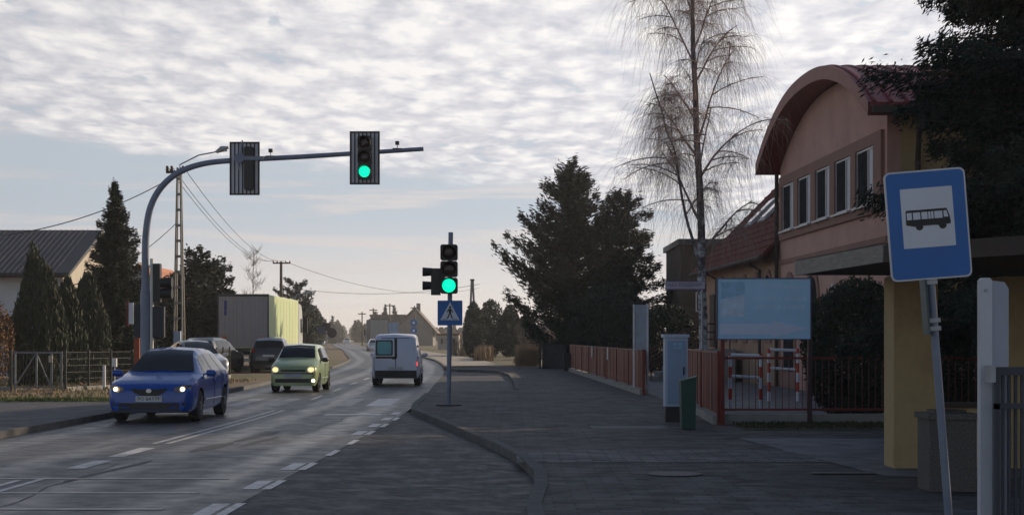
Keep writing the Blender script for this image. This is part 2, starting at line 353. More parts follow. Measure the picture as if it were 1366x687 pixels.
RC = _cubic
HW = 3.0
def strip(name, ys, f0, f1, z, m, uv=True):
    vs = []; fs = []; 
    for y in ys: vs += [(f0(y), y, z), (f1(y), y, z)]
    for i in range(len(ys)-1): fs.append((2*i, 2*i+1, 2*i+3, 2*i+2))
    me = bpy.data.meshes.new(name); me.from_pydata(vs, [], fs); me.materials.append(m)
    ul = me.uv_layers.new(name='UVMap')
    for lp in me.loops:
        v = me.vertices[lp.vertex_index].co; ul.data[lp.index].uv = (v.x-RC(v.y), v.y)
    o = bpy.data.objects.new(name, me); COL.objects.link(o); ORG[o.name] = np.zeros(3); return o
sheet('ground', [(-3000,-300),(3000,-300),(3000,4500),(-3000,4500)], -.03, G_FIELD)
YS = list(np.arange(-10, 140, 2.))+list(np.arange(140, 1300, 8.))
struct(strip('road', YS, lambda y: RC(y)-HW, lambda y: RC(y)+HW, .006, G_ROAD))
# left side: tarmac walk near, dirt verge beyond
lp = [y for y in YS if y <= 41]
struct(strip('left_pavement', lp+[41.2], lambda y: -34, lambda y: RC(y)-HW-.17, .10, G_TARM))
struct(strip('dirt_verge', [41.2]+[y for y in YS if 41.2 < y < 560], lambda y: RC(y)-HW-70, lambda y: RC(y)-HW-.17, .09, G_DIRT))
def kerbline(name, pts, z0=-.02, z1=.125, wd=.15):
    mb = MB(); n = len(pts); P2 = [Vector((p[0], p[1])) for p in pts]; vs = []
    for i, p in enumerate(P2):
        t = (P2[min(i+1, n-1)]-P2[max(i-1, 0)]).normalized(); s = Vector((-t.y, t.x))*wd/2
        vs += [(p.x-s.x, p.y-s.y, z0), (p.x+s.x, p.y+s.y, z0), (p.x+s.x, p.y+s.y, z1), (p.x-s.x, p.y-s.y, z1)]
    fs = [(4*i+a, 4*i+b, 4*i+4+b, 4*i+4+a) for i in range(n-1) for a, b in ((0,1),(1,2),(2,3),(3,0))]+[(0,1,2,3), (4*n-1,4*n-2,4*n-3,4*n-4)]
    mb.add(vs, fs); return struct(mb.build(name, M['kerb'], base=(0,0,0)))
kerbline('left_kerb', [(RC(y)-HW-.085, y) for y in YS if y < 520])
# right side: kerb of the bus bay, then road edge, then second bay
KR = [(.26, 2), (.25, 10)] + [gp(*p) for p in [(712,687),(722,660),(721,640),(700,620),(672,604),(640,590),(600,572),(553,552)]]
KR = KR + [(RC(y)+HW+.09, y) for y in (39.5, 43, 47)]
bay2 = [gp(*p) for p in [(690,524),(687,512),(681,503),(668,498.2),(640,496.5),(612,496)]]
KR2 = bay2 + [(RC(y)+HW+.09, y) for y in (88, 94, 100, 110, 120, 135, 150, 170, 190, 215, 240, 270)]
kerbline('bus_bay_kerb', KR); kerbline('parking_bay_kerb', KR2)
kerbline('lowered_kerb', [(RC(47)+HW+.09, 47), gp(690,524)], z1=.05)
edge = KR + KR2
pav_r = [(p[0]+.07, p[1]) for p in edge if p[1] < 92]
pav = sheet('right_pavement', pav_r + [(3.9, 92), (3.9, 45.6), (3.9,30.6), (14,30.6), (14,2)], .112, G_PAVE)
sheet('pale_path', [(RC(y)+HW+.17, y) for y in (92,110,130,150,180,210)]+[(RC(y)+HW+3.4, y) for y in (210,180,150,130,110,92)], .108, G_PATH)
sheet('bus_bay_paving', [(RC(y)+HW-.02, y) for y in (2,10,18,26,34,37.5)]+[gp(553,552), gp(600,572), gp(640,590), gp(700,620), gp(721,640), gp(712,687), (.2,2)], .004, G_BAY)
sheet('parking_bay_paving', [(RC(y)+HW-.02, y) for y in (47,55,65,75,84)]+bay2[::-1], .002, G_BAY)
sheet('light_paving_band', [gp(690,617,.11), gp(688,601,.11), (9, gp(0,600,.11)[1]), (9, gp(0,617,.11)[1])], .117, G_PAVE2)
sheet('driveway_slab', [gp(985,585,.11), (7.5, gp(0,586,.11)[1]), (7.5, gp(0,640,.11)[1]), gp(1180,636,.11)], .120, G_DRIVE)
sheet('yard_paving', [(3.95,30.8),(14,30.8),(9,57),(7.8,72),(3.2,84),(3.95,45)], .03, G_DRIVE)
sheet('yard_grass', [(4.0,28.3),(14,28.3),(14,30.55),(4.0,30.55)], .122, G_FIELD)
# painted markings, each stretch a sheet 4 mm above the road
mk = MB()
def mark(x0, x1, y0, y1, z=.0105, n=None):
    n = n or max(1, int((y1-y0)/3)); v = []
    for i in range(n+1):
        y = y0+(y1-y0)*i/n; c = RC(y); v += [(c+x0, y, z), (c+x1, y, z)]
    mk.add(v, [(2*i, 2*i+1, 2*i+3, 2*i+2) for i in range(n)])
mark(-.16,-.07, 12, 19.6); mark(.07,.16, 12, 19.9)
mark(-.06,.18, 21.3, 22.7); mark(-.08,.16, 23.4, 25.3)
mark(-.15,-.07, 26.3, 38.3); mark(.07,.15, 26.3, 38.3)
for i in range(9): mark(-.06, .06, 45+i*7, 48+i*7)
mark(1.3, 2.55, 35.9, 36.5)
for k, y in enumerate((15.7,18.4,21.1,23.6,26.1,28.7,31.2,33.7,36.2)):
    
    if k not in (3,4): mark(2.74, 2.92, y, y+1.1)
    if k < 8: mark(2.97, 3.07, y, y+1.15, .0105)
mark(1.80, 2.40, 40.6, 45.6)
mk_o = mk.build('road_marking', G_PAINT, base=(0,0,0)); struct(mk_o)
mk = MB()
for x0 in (-2.7,-1.7,-.7,.3,1.05): mark(x0, x0+.38, 40.6, 45.6)
struct(mk.build('faded_crossing', G_PAINT_FADED, base=(0,0,0)))
mk = MB()
for y in (16.2, 17.9, 19.7): mark(-3.0 if y<18 else -1.7, 2.35, y, y+.15, .0110, 1)
struct(mk.build('road_seam', G_SEAL, base=(0,0,0)))
mk = MB()
random.seed(3)
for (x, y, a, b) in ((1.0, 25.5, .16, 1.1), (1.2, 28.2, .12, 1.5), (1.5, 27.0, .08, 1.2), (.6, 21.0, .05, 1.8)):
    pts = [(RC(y)+x+a*math.cos(t)*random.uniform(.7,1.2)+.1*b*math.sin(t), y+b*math.sin(t)*random.uniform(.8,1.15), .0095) for t in np.linspace(0, 6.28, 13)[:-1]]
    mk.add(pts, [tuple(range(12))])
struct(mk.build('tar_patch', mat('fresh_tar', (.022,.022,.024), .6, 0, .2), base=(0,0,0)))

rgc = random.Random(9)
for x0_, y0_, n_, dx in ((-1.9,14.5,14,.10),(.9,14.0,16,-.02),(-.9,24,12,.05),(1.9,30,12,.0),(-2.2,30,10,.03)):
    mk = MB(); x = x0_; y = y0_; v = []
    for i in range(n_): v += [(RC(y)+x, y, .0098), (RC(y)+x+rgc.uniform(.008,.025), y, .0098)]; x += dx+rgc.uniform(-.07,.07); y += rgc.uniform(.35,.8)
    mk.add(v, [(2*i,2*i+1,2*i+3,2*i+2) for i in range(n_-1)]); struct(mk.build('road_crack', MATS['fresh_tar'], base=(0,0,0)))
# ------------------------------------------------------------------ vegetation
RN = np.random.default_rng(11)
def leaf_mesh(name, C, D, Ln, Wd, m, parent=None, base=None, seed=0):
    """many small elongated quads: centres C, directions D, lengths, widths"""
    rg = np.random.default_rng(seed); n = len(C)
    D = D/np.maximum(np.linalg.norm(D, axis=1, keepdims=True), 1e-6)
    r = rg.normal(size=(n,3)); S = np.cross(D, r); S /= np.maximum(np.linalg.norm(S, axis=1, keepdims=True), 1e-6)
    a = D*(Ln[:,None]/2); b = S*(Wd[:,None]/2)
    V = np.stack([C-a-b*.4, C-a*.1+b, C+a, C-a*.1-b], axis=1).reshape(-1,3)
    org = ORG[parent.name] if parent is not None else (np.array(base, float) if base is not None else np.zeros(3))
    V = V-org
    me = bpy.data.meshes.new(name); me.vertices.add(4*n); me.vertices.foreach_set('co', V.ravel())
    me.loops.add(4*n); me.loops.foreach_set('vertex_index', np.arange(4*n, dtype=np.int32))
    me.polygons.add(n); me.polygons.foreach_set('loop_start', np.arange(0, 4*n, 4, dtype=np.int32)); me.polygons.foreach_set('loop_total', np.full(n, 4, dtype=np.int32))
    me.update(); me.validate(); me.materials.append(m)
    o = bpy.data.objects.new(name, me); COL.objects.link(o)
    if parent is not None: o.parent = parent
    else: o.location = org
    ORG[o.name] = org; return o

def conifer(name, label, loc, H, Rb, cs=.08, whorl=.45, nb=6, sweep=-.25, tipup=.0, leaf=.14, dens=1.0, m=None, group=None, seed=1, prof=None, irr=.25, cat='tree', spread=.28, clump=False, azf=None, thick=0., hang=0., wf=.42):
    rg = np.random.default_rng(seed)
    t = thing(name, label, cat, loc, group); x0, y0, z0 = loc
    tr = MB(); tr.tube([(x0,y0,z0),(x0+.03*Rb,y0,z0+H*.5),(x0,y0,z0+H*.97)], [max(.05,H*.018), H*.011, .012], 7)
    prof = prof or (lambda q: (1-q)**.8)
    Cs = []; Ds = []; Ls = []
    z = H*cs
    while z < H*.98:
        q = z/H; L0 = Rb*prof((q-cs)/(1-cs)); k0 = rg.random()*6.28; cnt = max(3, int(nb*(.6+.4*(1-q))))
        for k in range(cnt):
            az = k0+6.283*k/cnt+rg.normal()*.2; L = max(.12, L0*(1+irr*rg.normal()))
            if azf: L *= azf(az, q)
            n = max(3, int(L/leaf*2.2)); s = np.linspace(0, 1, 6)
            up = sweep*(1-.4*q); zz = z+rg.normal()*whorl*.3
            def pos(u): return np.stack([x0+np.cos(az)*L*u, y0+np.sin(az)*L*u, z0+zz+L*(up*u+tipup*u*u)], axis=-1)
            P = pos(s); tr.tube([tuple(p) for p in P], [max(.008,.012*L*(1.3-u)) for u in s], 4, False)
            nn = int(n*14*dens); u = rg.random(nn)**.72
            if clump: u = np.round(u*7)/7+rg.normal(size=nn)*.035; u = np.clip(u, .12, 1.04)
            C = pos(u); lat = np.array([-np.sin(az), np.cos(az), 0.])
            wid = spread*L*(1-u*.75)*np.minimum(1, u*3+.2)
            off = rg.normal(size=nn)*.55; C = C+lat*(off*wid)[:,None]; C[:,2] += rg.normal(size=nn)*max(leaf*.55, thick) - hang*thick - np.abs(off)*wid*.22
            fwd = np.array([np.cos(az), np.sin(az), up+2*tipup*.7]); D = fwd*.7+lat*(np.sign(off)*.9)[:,None]+rg.normal(size=(nn,3))*.35; D[:,2] -= hang
            Cs.append(C); Ds.append(D); Ls.append(leaf*(.7+.7*rg.random(nn)))
        z += whorl*(1-.45*q)*(1+.15*rg.normal())
    C = np.concatenate(Cs); D = np.concatenate(Ds); L = np.concatenate(Ls)
    tr.build('trunk', M['bark'], t); leaf_mesh('crown', C, D, L, L*wf, m or M['needle'], t, seed=seed); return t

def bush(name, label, loc, rx, ry, H, leaf=.1, n=6000, m=None, group=None, seed=1, z_low=.0, lumps=9, point=.0, upd=.4, cat='bush', trunk=True, wf=.5):
    rg = np.random.default_rng(seed); t = thing(name, label, cat, loc, group); x0,y0,z0 = loc
    if trunk:
        tr = MB()
        for k in range(5):
            a = k*1.3+rg.random(); tr.tube([(x0,y0,z0),(x0+.3*rx*math.cos(a),y0+.3*ry*math.sin(a),z0+H*.45),(x0+.5*rx*math.cos(a),y0+.5*ry*math.sin(a),z0+H*.78)], [.03+.01*H,.02,.008], 5)
        tr.build('trunk', M['bark'], t)
    lc = rg.normal(size=(lumps,3)); lc /= np.linalg.norm(lc, axis=1, keepdims=True)
    d = rg.normal(size=(n,3)); d /= np.linalg.norm(d, axis=1, keepdims=True)
    am = rg.uniform(-.2, .24, lumps); r = np.ones(n)
    for i in range(lumps): r += am[i]*np.exp(-((d-lc[i])**2).sum(1)/.12)
    r *= 1-.42*rg.random(n)**2.0
    r += rg.normal(size=n)*.03
    zq = d[:,2]*r
    tap = 1-point*np.clip((zq+1)/2, 0, 1)
    C = np.stack([x0+d[:,0]*r*rx*tap, y0+d[:,1]*r*ry*tap, z0+z_low+(H-z_low)*(zq+1)/2], axis=1)
    C = C[C[:,2] > z0+.02]; n = len(C)
    D = rg.normal(size=(n,3)); D[:,2] += upd*2
    L = leaf*(.6+.8*rg.random(n))
    leaf_mesh('foliage', C, D, L, L*wf, m or M['thuja'], t, seed=seed); return t

def bare_tree(name, label, loc, H, Rb, r0, seed, bark, twigm, lean=(0,0), levels=3, droop=.0, nlimb=14, cs=.25, group=None, twig_n=700, twig_len=1.0, twig_r=.006, upang=.9, trunks=None, cat='tree'):
    rg = random.Random(seed); t = thing(name, label, cat, loc, group); x0,y0,z0 = loc
    tr = MB(); br = MB(); tw = MB(); tips = []
    stems = trunks or [[(0,0,0),(lean[0]*.4,lean[1]*.4,H*.4),(lean[0],lean[1],H)]]
    def samp(pts, u):
        s = u*(len(pts)-1); i = min(int(s), len(pts)-2); f = s-i; return pts[i].lerp(pts[i+1], f)
    for si, st_ in enumerate(stems):
        pts = [Vector((x0+a,y0+b,z0+c)) for a,b,c in st_]; 
        fine_ = [samp(pts, i/12)+Vector((rg.uniform(-1,1),rg.uniform(-1,1),0))*.03*min(i,4)/4 for i in range(13)]
        rr0 = r0*(1 if si == 0 else .27); hh = st_[-1][2]
        tr.tube(fine_, [rr0*(1-u/12)**.8+.012 for u in range(13)], 9)
        nl = nlimb if si == 0 else nlimb//4
        for k in range(nl):
            u = (cs if si == 0 else .3)+(1-cs)*((k+rg.random()*.7)/nl)*.97; u = min(u, .99)
            p = samp(fine_, u); az = k*2.4+rg.uniform(-.4,.4); L = Rb*(1-.55*max(0,(u-cs)/(1-cs)))*rg.uniform(.6,1.15)*(1 if si == 0 else .6)
            dirv = Vector((math.cos(az), math.sin(az), upang*rg.uniform(.7,1.3)))
            q = [p]; d = dirv.normalized(); ns = 7
            for i in range(ns):
                d = (d+Vector((rg.uniform(-.12,.12),rg.uniform(-.12,.12),-.11*(1-.4*droop)*(i/ns)*1.4))).normalized(); q.append(q[-1]+d*L/ns)
            rb = max(.010, rr0*(1-u)**.9*.36+.005)
            br.tube(q, [rb*(1-i/(ns+1))+.006 for i in range(ns+1)], 5, False)
            for j in range(5):
                v = .2+.8*j/5+rg.uniform(0,.12); s = samp(q, min(v,1)); a2 = az+rg.choice((-1,1))*rg.uniform(.4,1.1)
                d2 = Vector((math.cos(a2), math.sin(a2), rg.uniform(.1,.9))).normalized(); L2 = L*.45*rg.uniform(.6,1.2); q2 = [s]
                for i in range(5):
                    d2 = (d2+Vector((rg.uniform(-.15,.15),rg.uniform(-.15,.15),-.16*(1-.2*droop)))).normalized(); q2.append(q2[-1]+d2*L2/5)
                br.tube(q2, [rb*.45*(1-i/6)+.004 for i in range(6)], 4, False); tips.append(q2); 
            tips.append(q)
    for k in range(twig_n):
        q = rg.choice(tips); s = samp(q, rg.uniform(.25,1)); az = rg.uniform(0,6.28); d = Vector((math.cos(az)*(.7-.4*max(0,droop)), math.sin(az)*(.7-.4*max(0,droop)), .5-1.0*droop*rg.random())).normalized()
        L = twig_len*rg.uniform(.4,1.25); P = [s]
        for i in range(5):
            d = (d+Vector((rg.uniform(-.12,.12),rg.uniform(-.12,.12),-.75*droop+.05))).normalized(); P.append(P[-1]+d*L/5)
        tw.tube(P, [twig_r*(1-i/8) for i in range(6)], 3, False)
    tr.build('trunk', bark, t, smooth=True); br.build('limbs', twigm, t); tw.build('twigs', twigm, t); return t

# birch bark
def birch_bark():
    m = bpy.data.materials.new('birch_bark'); m.use_nodes = True; t = m.node_tree; n = t.nodes; l = t.links; b = n['Principled BSDF']; b.inputs['Roughness'].default_value = .8
    g = n.new('ShaderNodeTexCoord'); mp_ = n.new('ShaderNodeMapping'); mp_.inputs['Scale'].default_value = (3,3,5); l.new(g.outputs['Object'], mp_.inputs[0])
    x = n.new('ShaderNodeTexNoise'); x.inputs['Scale'].default_value = 1.2; x.inputs['Detail'].default_value = 7; x.inputs['Roughness'].default_value = .7; l.new(mp_.outputs[0], x.inputs['Vector'])
    s = n.new('ShaderNodeSeparateXYZ'); l.new(g.outputs['Object'], s.inputs[0]); a = n.new('ShaderNodeMath'); a.operation = 'MULTIPLY_ADD'; l.new(s.outputs[2], a.inputs[0]); a.inputs[1].default_value = -.035; l.new(x.outputs['Fac'], a.inputs[2])
    r = n.new('ShaderNodeMapRange'); l.new(a.outputs[0], r.inputs[0]); r.inputs[1].default_value = .36; r.inputs[2].default_value = .46
    k = n.new('ShaderNodeMix'); k.data_type = 'RGBA'; l.new(r.outputs[0], k.inputs[0]); k.inputs[6].default_value = (.07,.06,.06,1); k.inputs[7].default_value = (.42,.42,.44,1)
    l.new(k.outputs[2], b.inputs['Base Color']); return m
BIRCH = birch_bark()
bx_, by_ = 4.62, 39.5
bare_tree('birch_tree', 'tall bare birch with drooping twigs and white lower bark behind the red fence', (bx_,by_,.05), 12.5, 3.0, .112, 5, BIRCH, mat('birch_twigs', (.34,.26,.23), .9, 0, .2), droop=.85, nlimb=19, cs=.30, twig_n=6000, twig_len=1.5, twig_r=.0028, upang=1.5,
    trunks=[[(0,0,0),(-.06,0,3),(-.2,0,6.5),(-.28,0,9.5),(-.4,.1,12.5)], [(-.12,0,3.4),(-.45,.1,4.6),(-.75,.2,6.2),(-1.3,.2,8.0)]])

# big spruce above the shelter, right edge
conifer('spruce_tree', 'huge dark spruce reaching in over the shelter roof at the right edge', (9.75,28.5,.1), 15.5, 3.3, cs=.13, whorl=.20, nb=8, sweep=-.30, tipup=.16, leaf=.12, dens=2.0, m=M['needle2'], wf=.24, seed=24, prof=lambda q: (1-q)**.3*(.84+.22*math.cos((q-.32)*42)), irr=.15, spread=.24, thick=.11, hang=.6)
# pines in the middle
conifer('pine_tree', 'large dark pine with upswept lumpy branches left of the other pine', (3.4,94,.0), 11.6, 4.3, cs=.06, whorl=.62, nb=8, sweep=.25, tipup=.30, leaf=.34, dens=1.7, m=M['needle2'], wf=.2, seed=4, prof=lambda q: min(1, .75+q*1.2)*(1-q)**.62, irr=.2, spread=.22, clump=True, thick=.2)
conifer('spruce_tree', 'broad dark spruce with level branch tips standing right of the lumpy pine', (5.9,90,.0), 9.6, 3.1, cs=.04, whorl=.7, nb=9, sweep=.0, tipup=.12, leaf=.30, dens=2.0, m=M['needle2'], wf=.2, seed=9, prof=lambda q: (1-q)**.42*(.9+.16*math.sin(q*60)), irr=.2, spread=.24, thick=.06)
bush('thuja_bush', 'very dark rounded thuja mass behind the red board fence', (5.0,84,.0), 2.3, 1.8, 4.3, .22, 9000, M['needle2'], seed=31, cat='bush')
bush('thuja_bush', 'dark low thuja below the spruce beside the white narrow board', (7.3,78,.0), 1.5, 1.5, 3.2, .2, 5000, M['needle2'], seed=32)
# thujas behind the fence at right
bush('thuja_bush', 'rounded dark thuja behind the open red fence between billboard and yellow pillar', (7.35,35.2,.0), 1.12, 1.1, 2.95, .085, 26000, M['needle'], seed=33, z_low=-.1)
bush('thuja_bush', 'dark thuja seen through the opening in the yellow shelter wall', (9.7,35,.0), 1.1, 1.0, 2.35, .085, 16000, M['needle'], seed=34)
# left garden
conifer('spruce_tree', 'tall pointed spruce in the left garden behind the dark fence', (-15.4,64,.09), 7.6, 2.0, cs=.03, whorl=.30, nb=11, sweep=-.12, tipup=.26, leaf=.16, dens=1.3, wf=.24, m=M['needle'], seed=14, prof=lambda q: (1-q)**.85, irr=.16, thick=.03, hang=.2)
for i, (px, u_, ytop, rx, s, lb) in enumerate(((52,25.0,342,1.2,41,'widest grey green pointed juniper at the left before the white house'), (88,25.6,372,.95,42,'juniper squeezed between the widest juniper and the tall spruce'), (117,26.8,360,.95,43,'slim dark juniper directly left of the tall spruce'))):
    Y = u_*U; x = (px-683)*Y/FPX; H = 1.7+(450-ytop)*Y/FPX
    bush('juniper_bush', lb, (x,Y,.09), rx, rx, H*.94, .21, 15000, M['juniper'], 'junipers in the left garden', s, point=.5, upd=2.2, wf=.2, lumps=18, z_low=-.4)
bush('dry_bush', 'rusty brown bush at the far left edge', (-16.9,53,.09), .9, .9, 2.9, .1, 4200, M['brownleaf'], seed=44)
for i, (px, u_, yt, rx, s, lb) in enumerate(((262,39,362,1.6,51,'dark pine crown right behind the lattice power pole'), (287,41,372,1.3,52,'dark low pine just left of the green trailer'), (222,42,388,1.5,53,'dark tree between the tall spruce and the lattice power pole'))):
    Y = u_*U; x = (px-683)*Y/FPX; H = 1.7+(450-yt)*Y/FPX
    conifer('pine_tree', lb, (x,Y,.09), H+.9, rx*1.25, cs=.03, whorl=.5, nb=8, sweep=.1, tipup=.15, leaf=.22, dens=.9, m=M['needle2'], seed=s, prof=lambda q: min(1,.8+q)*(1-q)**.35, irr=.2, group='pines behind the parked cars')
for i, (px, u_, yt, rx, lb) in enumerate(((192,47,400,2.2,'dark hedge bush behind the tall spruce'), (150,50,410,2.4,'dark hedge bush behind the junipers'), (240,44,415,2.0,'dark hedge bush at the foot of the lattice pole'), (275,46,410,2.2,'dark hedge bush behind the dark car'), (95,48,420,2.2,'dark hedge bush below the house gable'))):
    Y = u_*U; x = (px-683)*Y/FPX; bush('hedge_bush', lb, (x,Y,.09), rx, 1.4, 1.7+(450-yt)*Y/FPX+.3, .2, 4500, M['needle'], 'hedge bushes behind the left garden', 60+i)
# thin tree over the trailer and larch
bare_tree('bare_tree', 'thin tall bare tree rising behind the green trailer', ((338-683)*60*U/FPX,60*U,.09), 8.6, 1.3, .07, 71, M['twig'], M['twig'], droop=-.1, nlimb=14, cs=.45, twig_n=260, twig_len=.8, twig_r=.012, upang=1.2)
conifer('larch_tree', 'dark ragged conifer top beside the T-shaped power pole', ((392-683)*72*U/FPX,72*U,.09), 6.9, 1.75, cs=.5, whorl=.55, nb=6, sweep=.2, tipup=.2, leaf=.24, dens=.8, m=M['needle2'], seed=72, prof=lambda q: 1-.35*q, clump=True, spread=.2)
# beyond the trailer on the left, along the far road
FT = [(404,400,80,1.5),(412,408,90,1.8),(418,416,105,1.8),(402,418,70,1.3)]
for i, (px, yt, u_, rx) in enumerate(FT):
    Y = u_*U; x = (px-683)*Y/FPX; bush('roadside_tree', ['tallest dark tree behind the front end of the trailer','rounded tree second behind the trailer','smallest tree right of the trailer toward the far bend','low bushy tree hugging the trailer front'][i], (x,Y,.09), rx, rx, 1.7+(450-yt)*Y/FPX, .3, 3500, M['farfol'], 'trees beyond the trailer', 80+i, cat='tree')
# right midground
RM = [(632,402,64,1.1,'dark conical shrub first right of the crossing sign'),(655,400,66,1.3,'tallest dark shrub between crossing sign and pine'),(680,408,66,1.3,'dark shrub third right of the crossing sign'),(703,418,68,1.2,'dark shrub nearest the lumpy pine')]
for i, (px, yt, u_, rx, lb) in enumerate(RM):
    Y = u_*U; x = (px-683)*Y/FPX; bush('evergreen_shrub', lb, (x,Y,0), rx, rx, 1.7+(450-yt)*Y/FPX, .22, 5200, M['needle'], 'evergreen shrubs by the path', 90+i, point=.3)
def scrub(px, py, u_, H, r_, n, seed, label, m=M['twig'], group='bare brown scrub by the path'):
    rg = random.Random(seed); Y = u_*U; x = (px-683)*Y/FPX; mb = MB()
    for k in range(n):
        a = rg.uniform(0,6.28); q = rg.random()**.5*r_; p = Vector((x+math.cos(a)*q*.6, Y+math.sin(a)*q*.6, 0)); h = H*rg.uniform(.5,1)
        tip = p+Vector((math.cos(a)*q*.7+rg.uniform(-.2,.2), math.sin(a)*q*.7, h)); mid_ = (p+tip)/2+Vector((rg.uniform(-.12,.12),rg.uniform(-.12,.12),0))
        mb.tube([p,mid_,tip], [.02,.014,.006], 3, False)
        for j in range(3):
            b_ = mid_.lerp(tip, rg.random()); mb.tube([b_, b_+Vector((rg.uniform(-.35,.35),rg.uniform(-.35,.35),rg.uniform(.15,.5)))], [.011,.005], 3, False)
    tag(mb.build('bare_shrub', m), label, 'shrub', group)
scrub(612,0,68,2.0,1.1,110,1,'small rounded bare shrub just right of the crossing sign post'); scrub(722,0,58,3.2,1.7,150,2,'tall bare brown scrub below the pine'); scrub(742,0,62,2.6,1.4,110,3,'bare brown scrub behind the dark box fence'); scrub(690,0,72,3.0,1.6,110,5,'bare brown scrub behind the evergreen shrubs')
def blades(name, label, n, H, wd, area, m, seed, z=0.):
    rg = np.random.default_rng(seed); x = rg.uniform(area[0], area[1], n); y = rg.uniform(area[2], area[3], n)
    h = H*rg.uniform(.4,1.1,n); D = np.stack([rg.normal(size=n)*.25, rg.normal(size=n)*.25, np.ones(n)], 1)
    C = np.stack([x, y, z+h/2], 1); o = leaf_mesh(name, C, D, h, np.full(n, wd), m, seed=seed, base=((area[0]+area[1])/2,(area[2]+area[3])/2,z))
    tag(o, label, 'grass', kind='stuff'); return o
blades('dry_reeds', 'pale dry reeds between the path and the dark shrubs', 1500, 1.15, .05, (-2.6,-1.4,112,128), M['reed'], 1)
blades('dry_reeds', 'pale dry reeds in front of the dark box fence below the pine', 1600, 1.3, .05, (.25,1.5,92,104), M['reed'], 2)
blades('green_grass', 'strip of green grass along the left walk', 7000, .11, .02, (-18,-9.9,41.0,42.6), M['grass'], 3, .09)
blades('verge_grass', 'thin dead grass on the dirt verge', 5000, .14, .03, (-19,-9.5,43.0,62), mat('dead_grass', (.22,.17,.08), .9), 4, .09)
blades('yard_grass_tufts', 'dark short grass below the red fence', 5000, .08, .02, (4.0,9.5,28.4,30.2), mat('dull_grass', (.06,.065,.025), .9), 5, .12)
0 and blades('fallen_leaves', 'scattered dead leaves in the bus bay gutter', 260, .05, .05, (-.05,.17,12,21), mat('dead_leaf', (.13,.09,.05), .9), 6, .006)
# far wood along the horizon
def wood(name, label, spans, Y, m, seed, leaf=1.2):
    rg = np.random.default_rng(seed); Cs = []; 
    for (p0, p1, yt0, yt1) in spans:
        x = p0
        while x < p1:
            top = yt0+(yt1-yt0)*(x-p0)/max(1,(p1-p0))+rg.normal()*3; X = (x-683)*Y/FPX; H = max(2, 1.7+(450-top)*Y/FPX); r_ = H*rg.uniform(.28,.42)
            n = 420; d = rg.normal(size=(n,3)); d /= np.linalg.norm(d, axis=1, keepdims=True); rr = 1-.3*rg.random(n)
            tp = rg.uniform(.2,.8); Cs.append(np.stack([X+d[:,0]*rr*r_*(1-tp*(d[:,2]+1)/2), Y+rg.normal()*12+d[:,1]*rr*r_, H*(d[:,2]*rr+1)/2], 1))
            x += r_*1.1*FPX/Y
    C = np.concatenate(Cs); n = len(C); L = leaf*rg.uniform(.6,1.4,n)
    tag(leaf_mesh(name, C, rg.normal(size=(n,3)), L, L*.6, m, seed=seed), label, 'wood', kind='stuff')
wood('far_wood', 'hazy line of trees where the road disappears', [(425,480,426,430),(480,590,432,436),(590,800,436,432)], 560, M['farfol'], 5, 1.3)
wood('distant_wood', 'palest belt of trees on the horizon', [(-150,470,438,436),(470,1500,438,438)], 1000, M['farfol'], 6, 2.4)
for i, (px, yt, u_) in enumerate(((514,416,170),(526,413,175),(443,424,200),(541,424,165))):
    Y = u_*U; conifer('far_spruce', ['small far spruce left of the two above the grey building','small far spruce right of the two above the grey building','lone far spruce above the bend of the road','small far spruce beside the gabled house'][i], ((px-683)*Y/FPX,Y,0), 1.7+(450-yt)*Y/FPX, 2.4, cs=.05, whorl=1.3, nb=6, sweep=-.2, leaf=.9, dens=.5, m=M['farfol'], seed=120+i, group='far spruces')
# spruces added out of view on the right to shade road and pavement
for i, (x, y, H, r_) in enumerate(((17.5,33,15,5.0),(14.5,24.5,13,3.6),(25,45,17,5.5),(17,19,14,4.5))):
    conifer('spruce_tree', ['tall spruce standing farther right behind the huge spruce','spruce right of the shelter beyond the picture edge','tallest spruce beyond the right edge behind the pink building','spruce nearest the camera beyond the right edge'][i], (x,y,.1), H, r_, cs=.08, whorl=.6, nb=9, sweep=-.1, tipup=.05, leaf=.3, dens=.7, m=M['needle2'], seed=130+i, prof=lambda q: (1-q)**.55)

# ------------------------------------------------------------------ salmon building with the arched roof
def arcz(t, c=6.45, hw=7.55, ze=7.2, rise=1.85): return ze+rise*(1-min(1,abs((t-c)/hw))**2.3)
B = thing('school_building', 'salmon pink building with a red arched roof and a row of five upper windows', 'building', (0,0,0))
mb = MB(); prof_ = [(0,-.05),(13.6,-.05)]+[(t, arcz(t)-.02) for t in np.linspace(13.6, 0, 25)]
mb.prism(prof_, 'x', 0, .35); mb.build('wall', M['plasterp'], B); mb = MB(); mb.prism(prof_, 'x', 12.0, 12.3); mb.build('wall', M['plasterp'], B)
mb = MB(); mb.box(.35,12.0,.003,.35,-.05,7.7); mb.build('side_wall', M['ochre'], B); mb = MB(); mb.box(.35,12.0,13.25,13.597,-.05,7.7); mb.build('side_wall', M['ochre'], B)
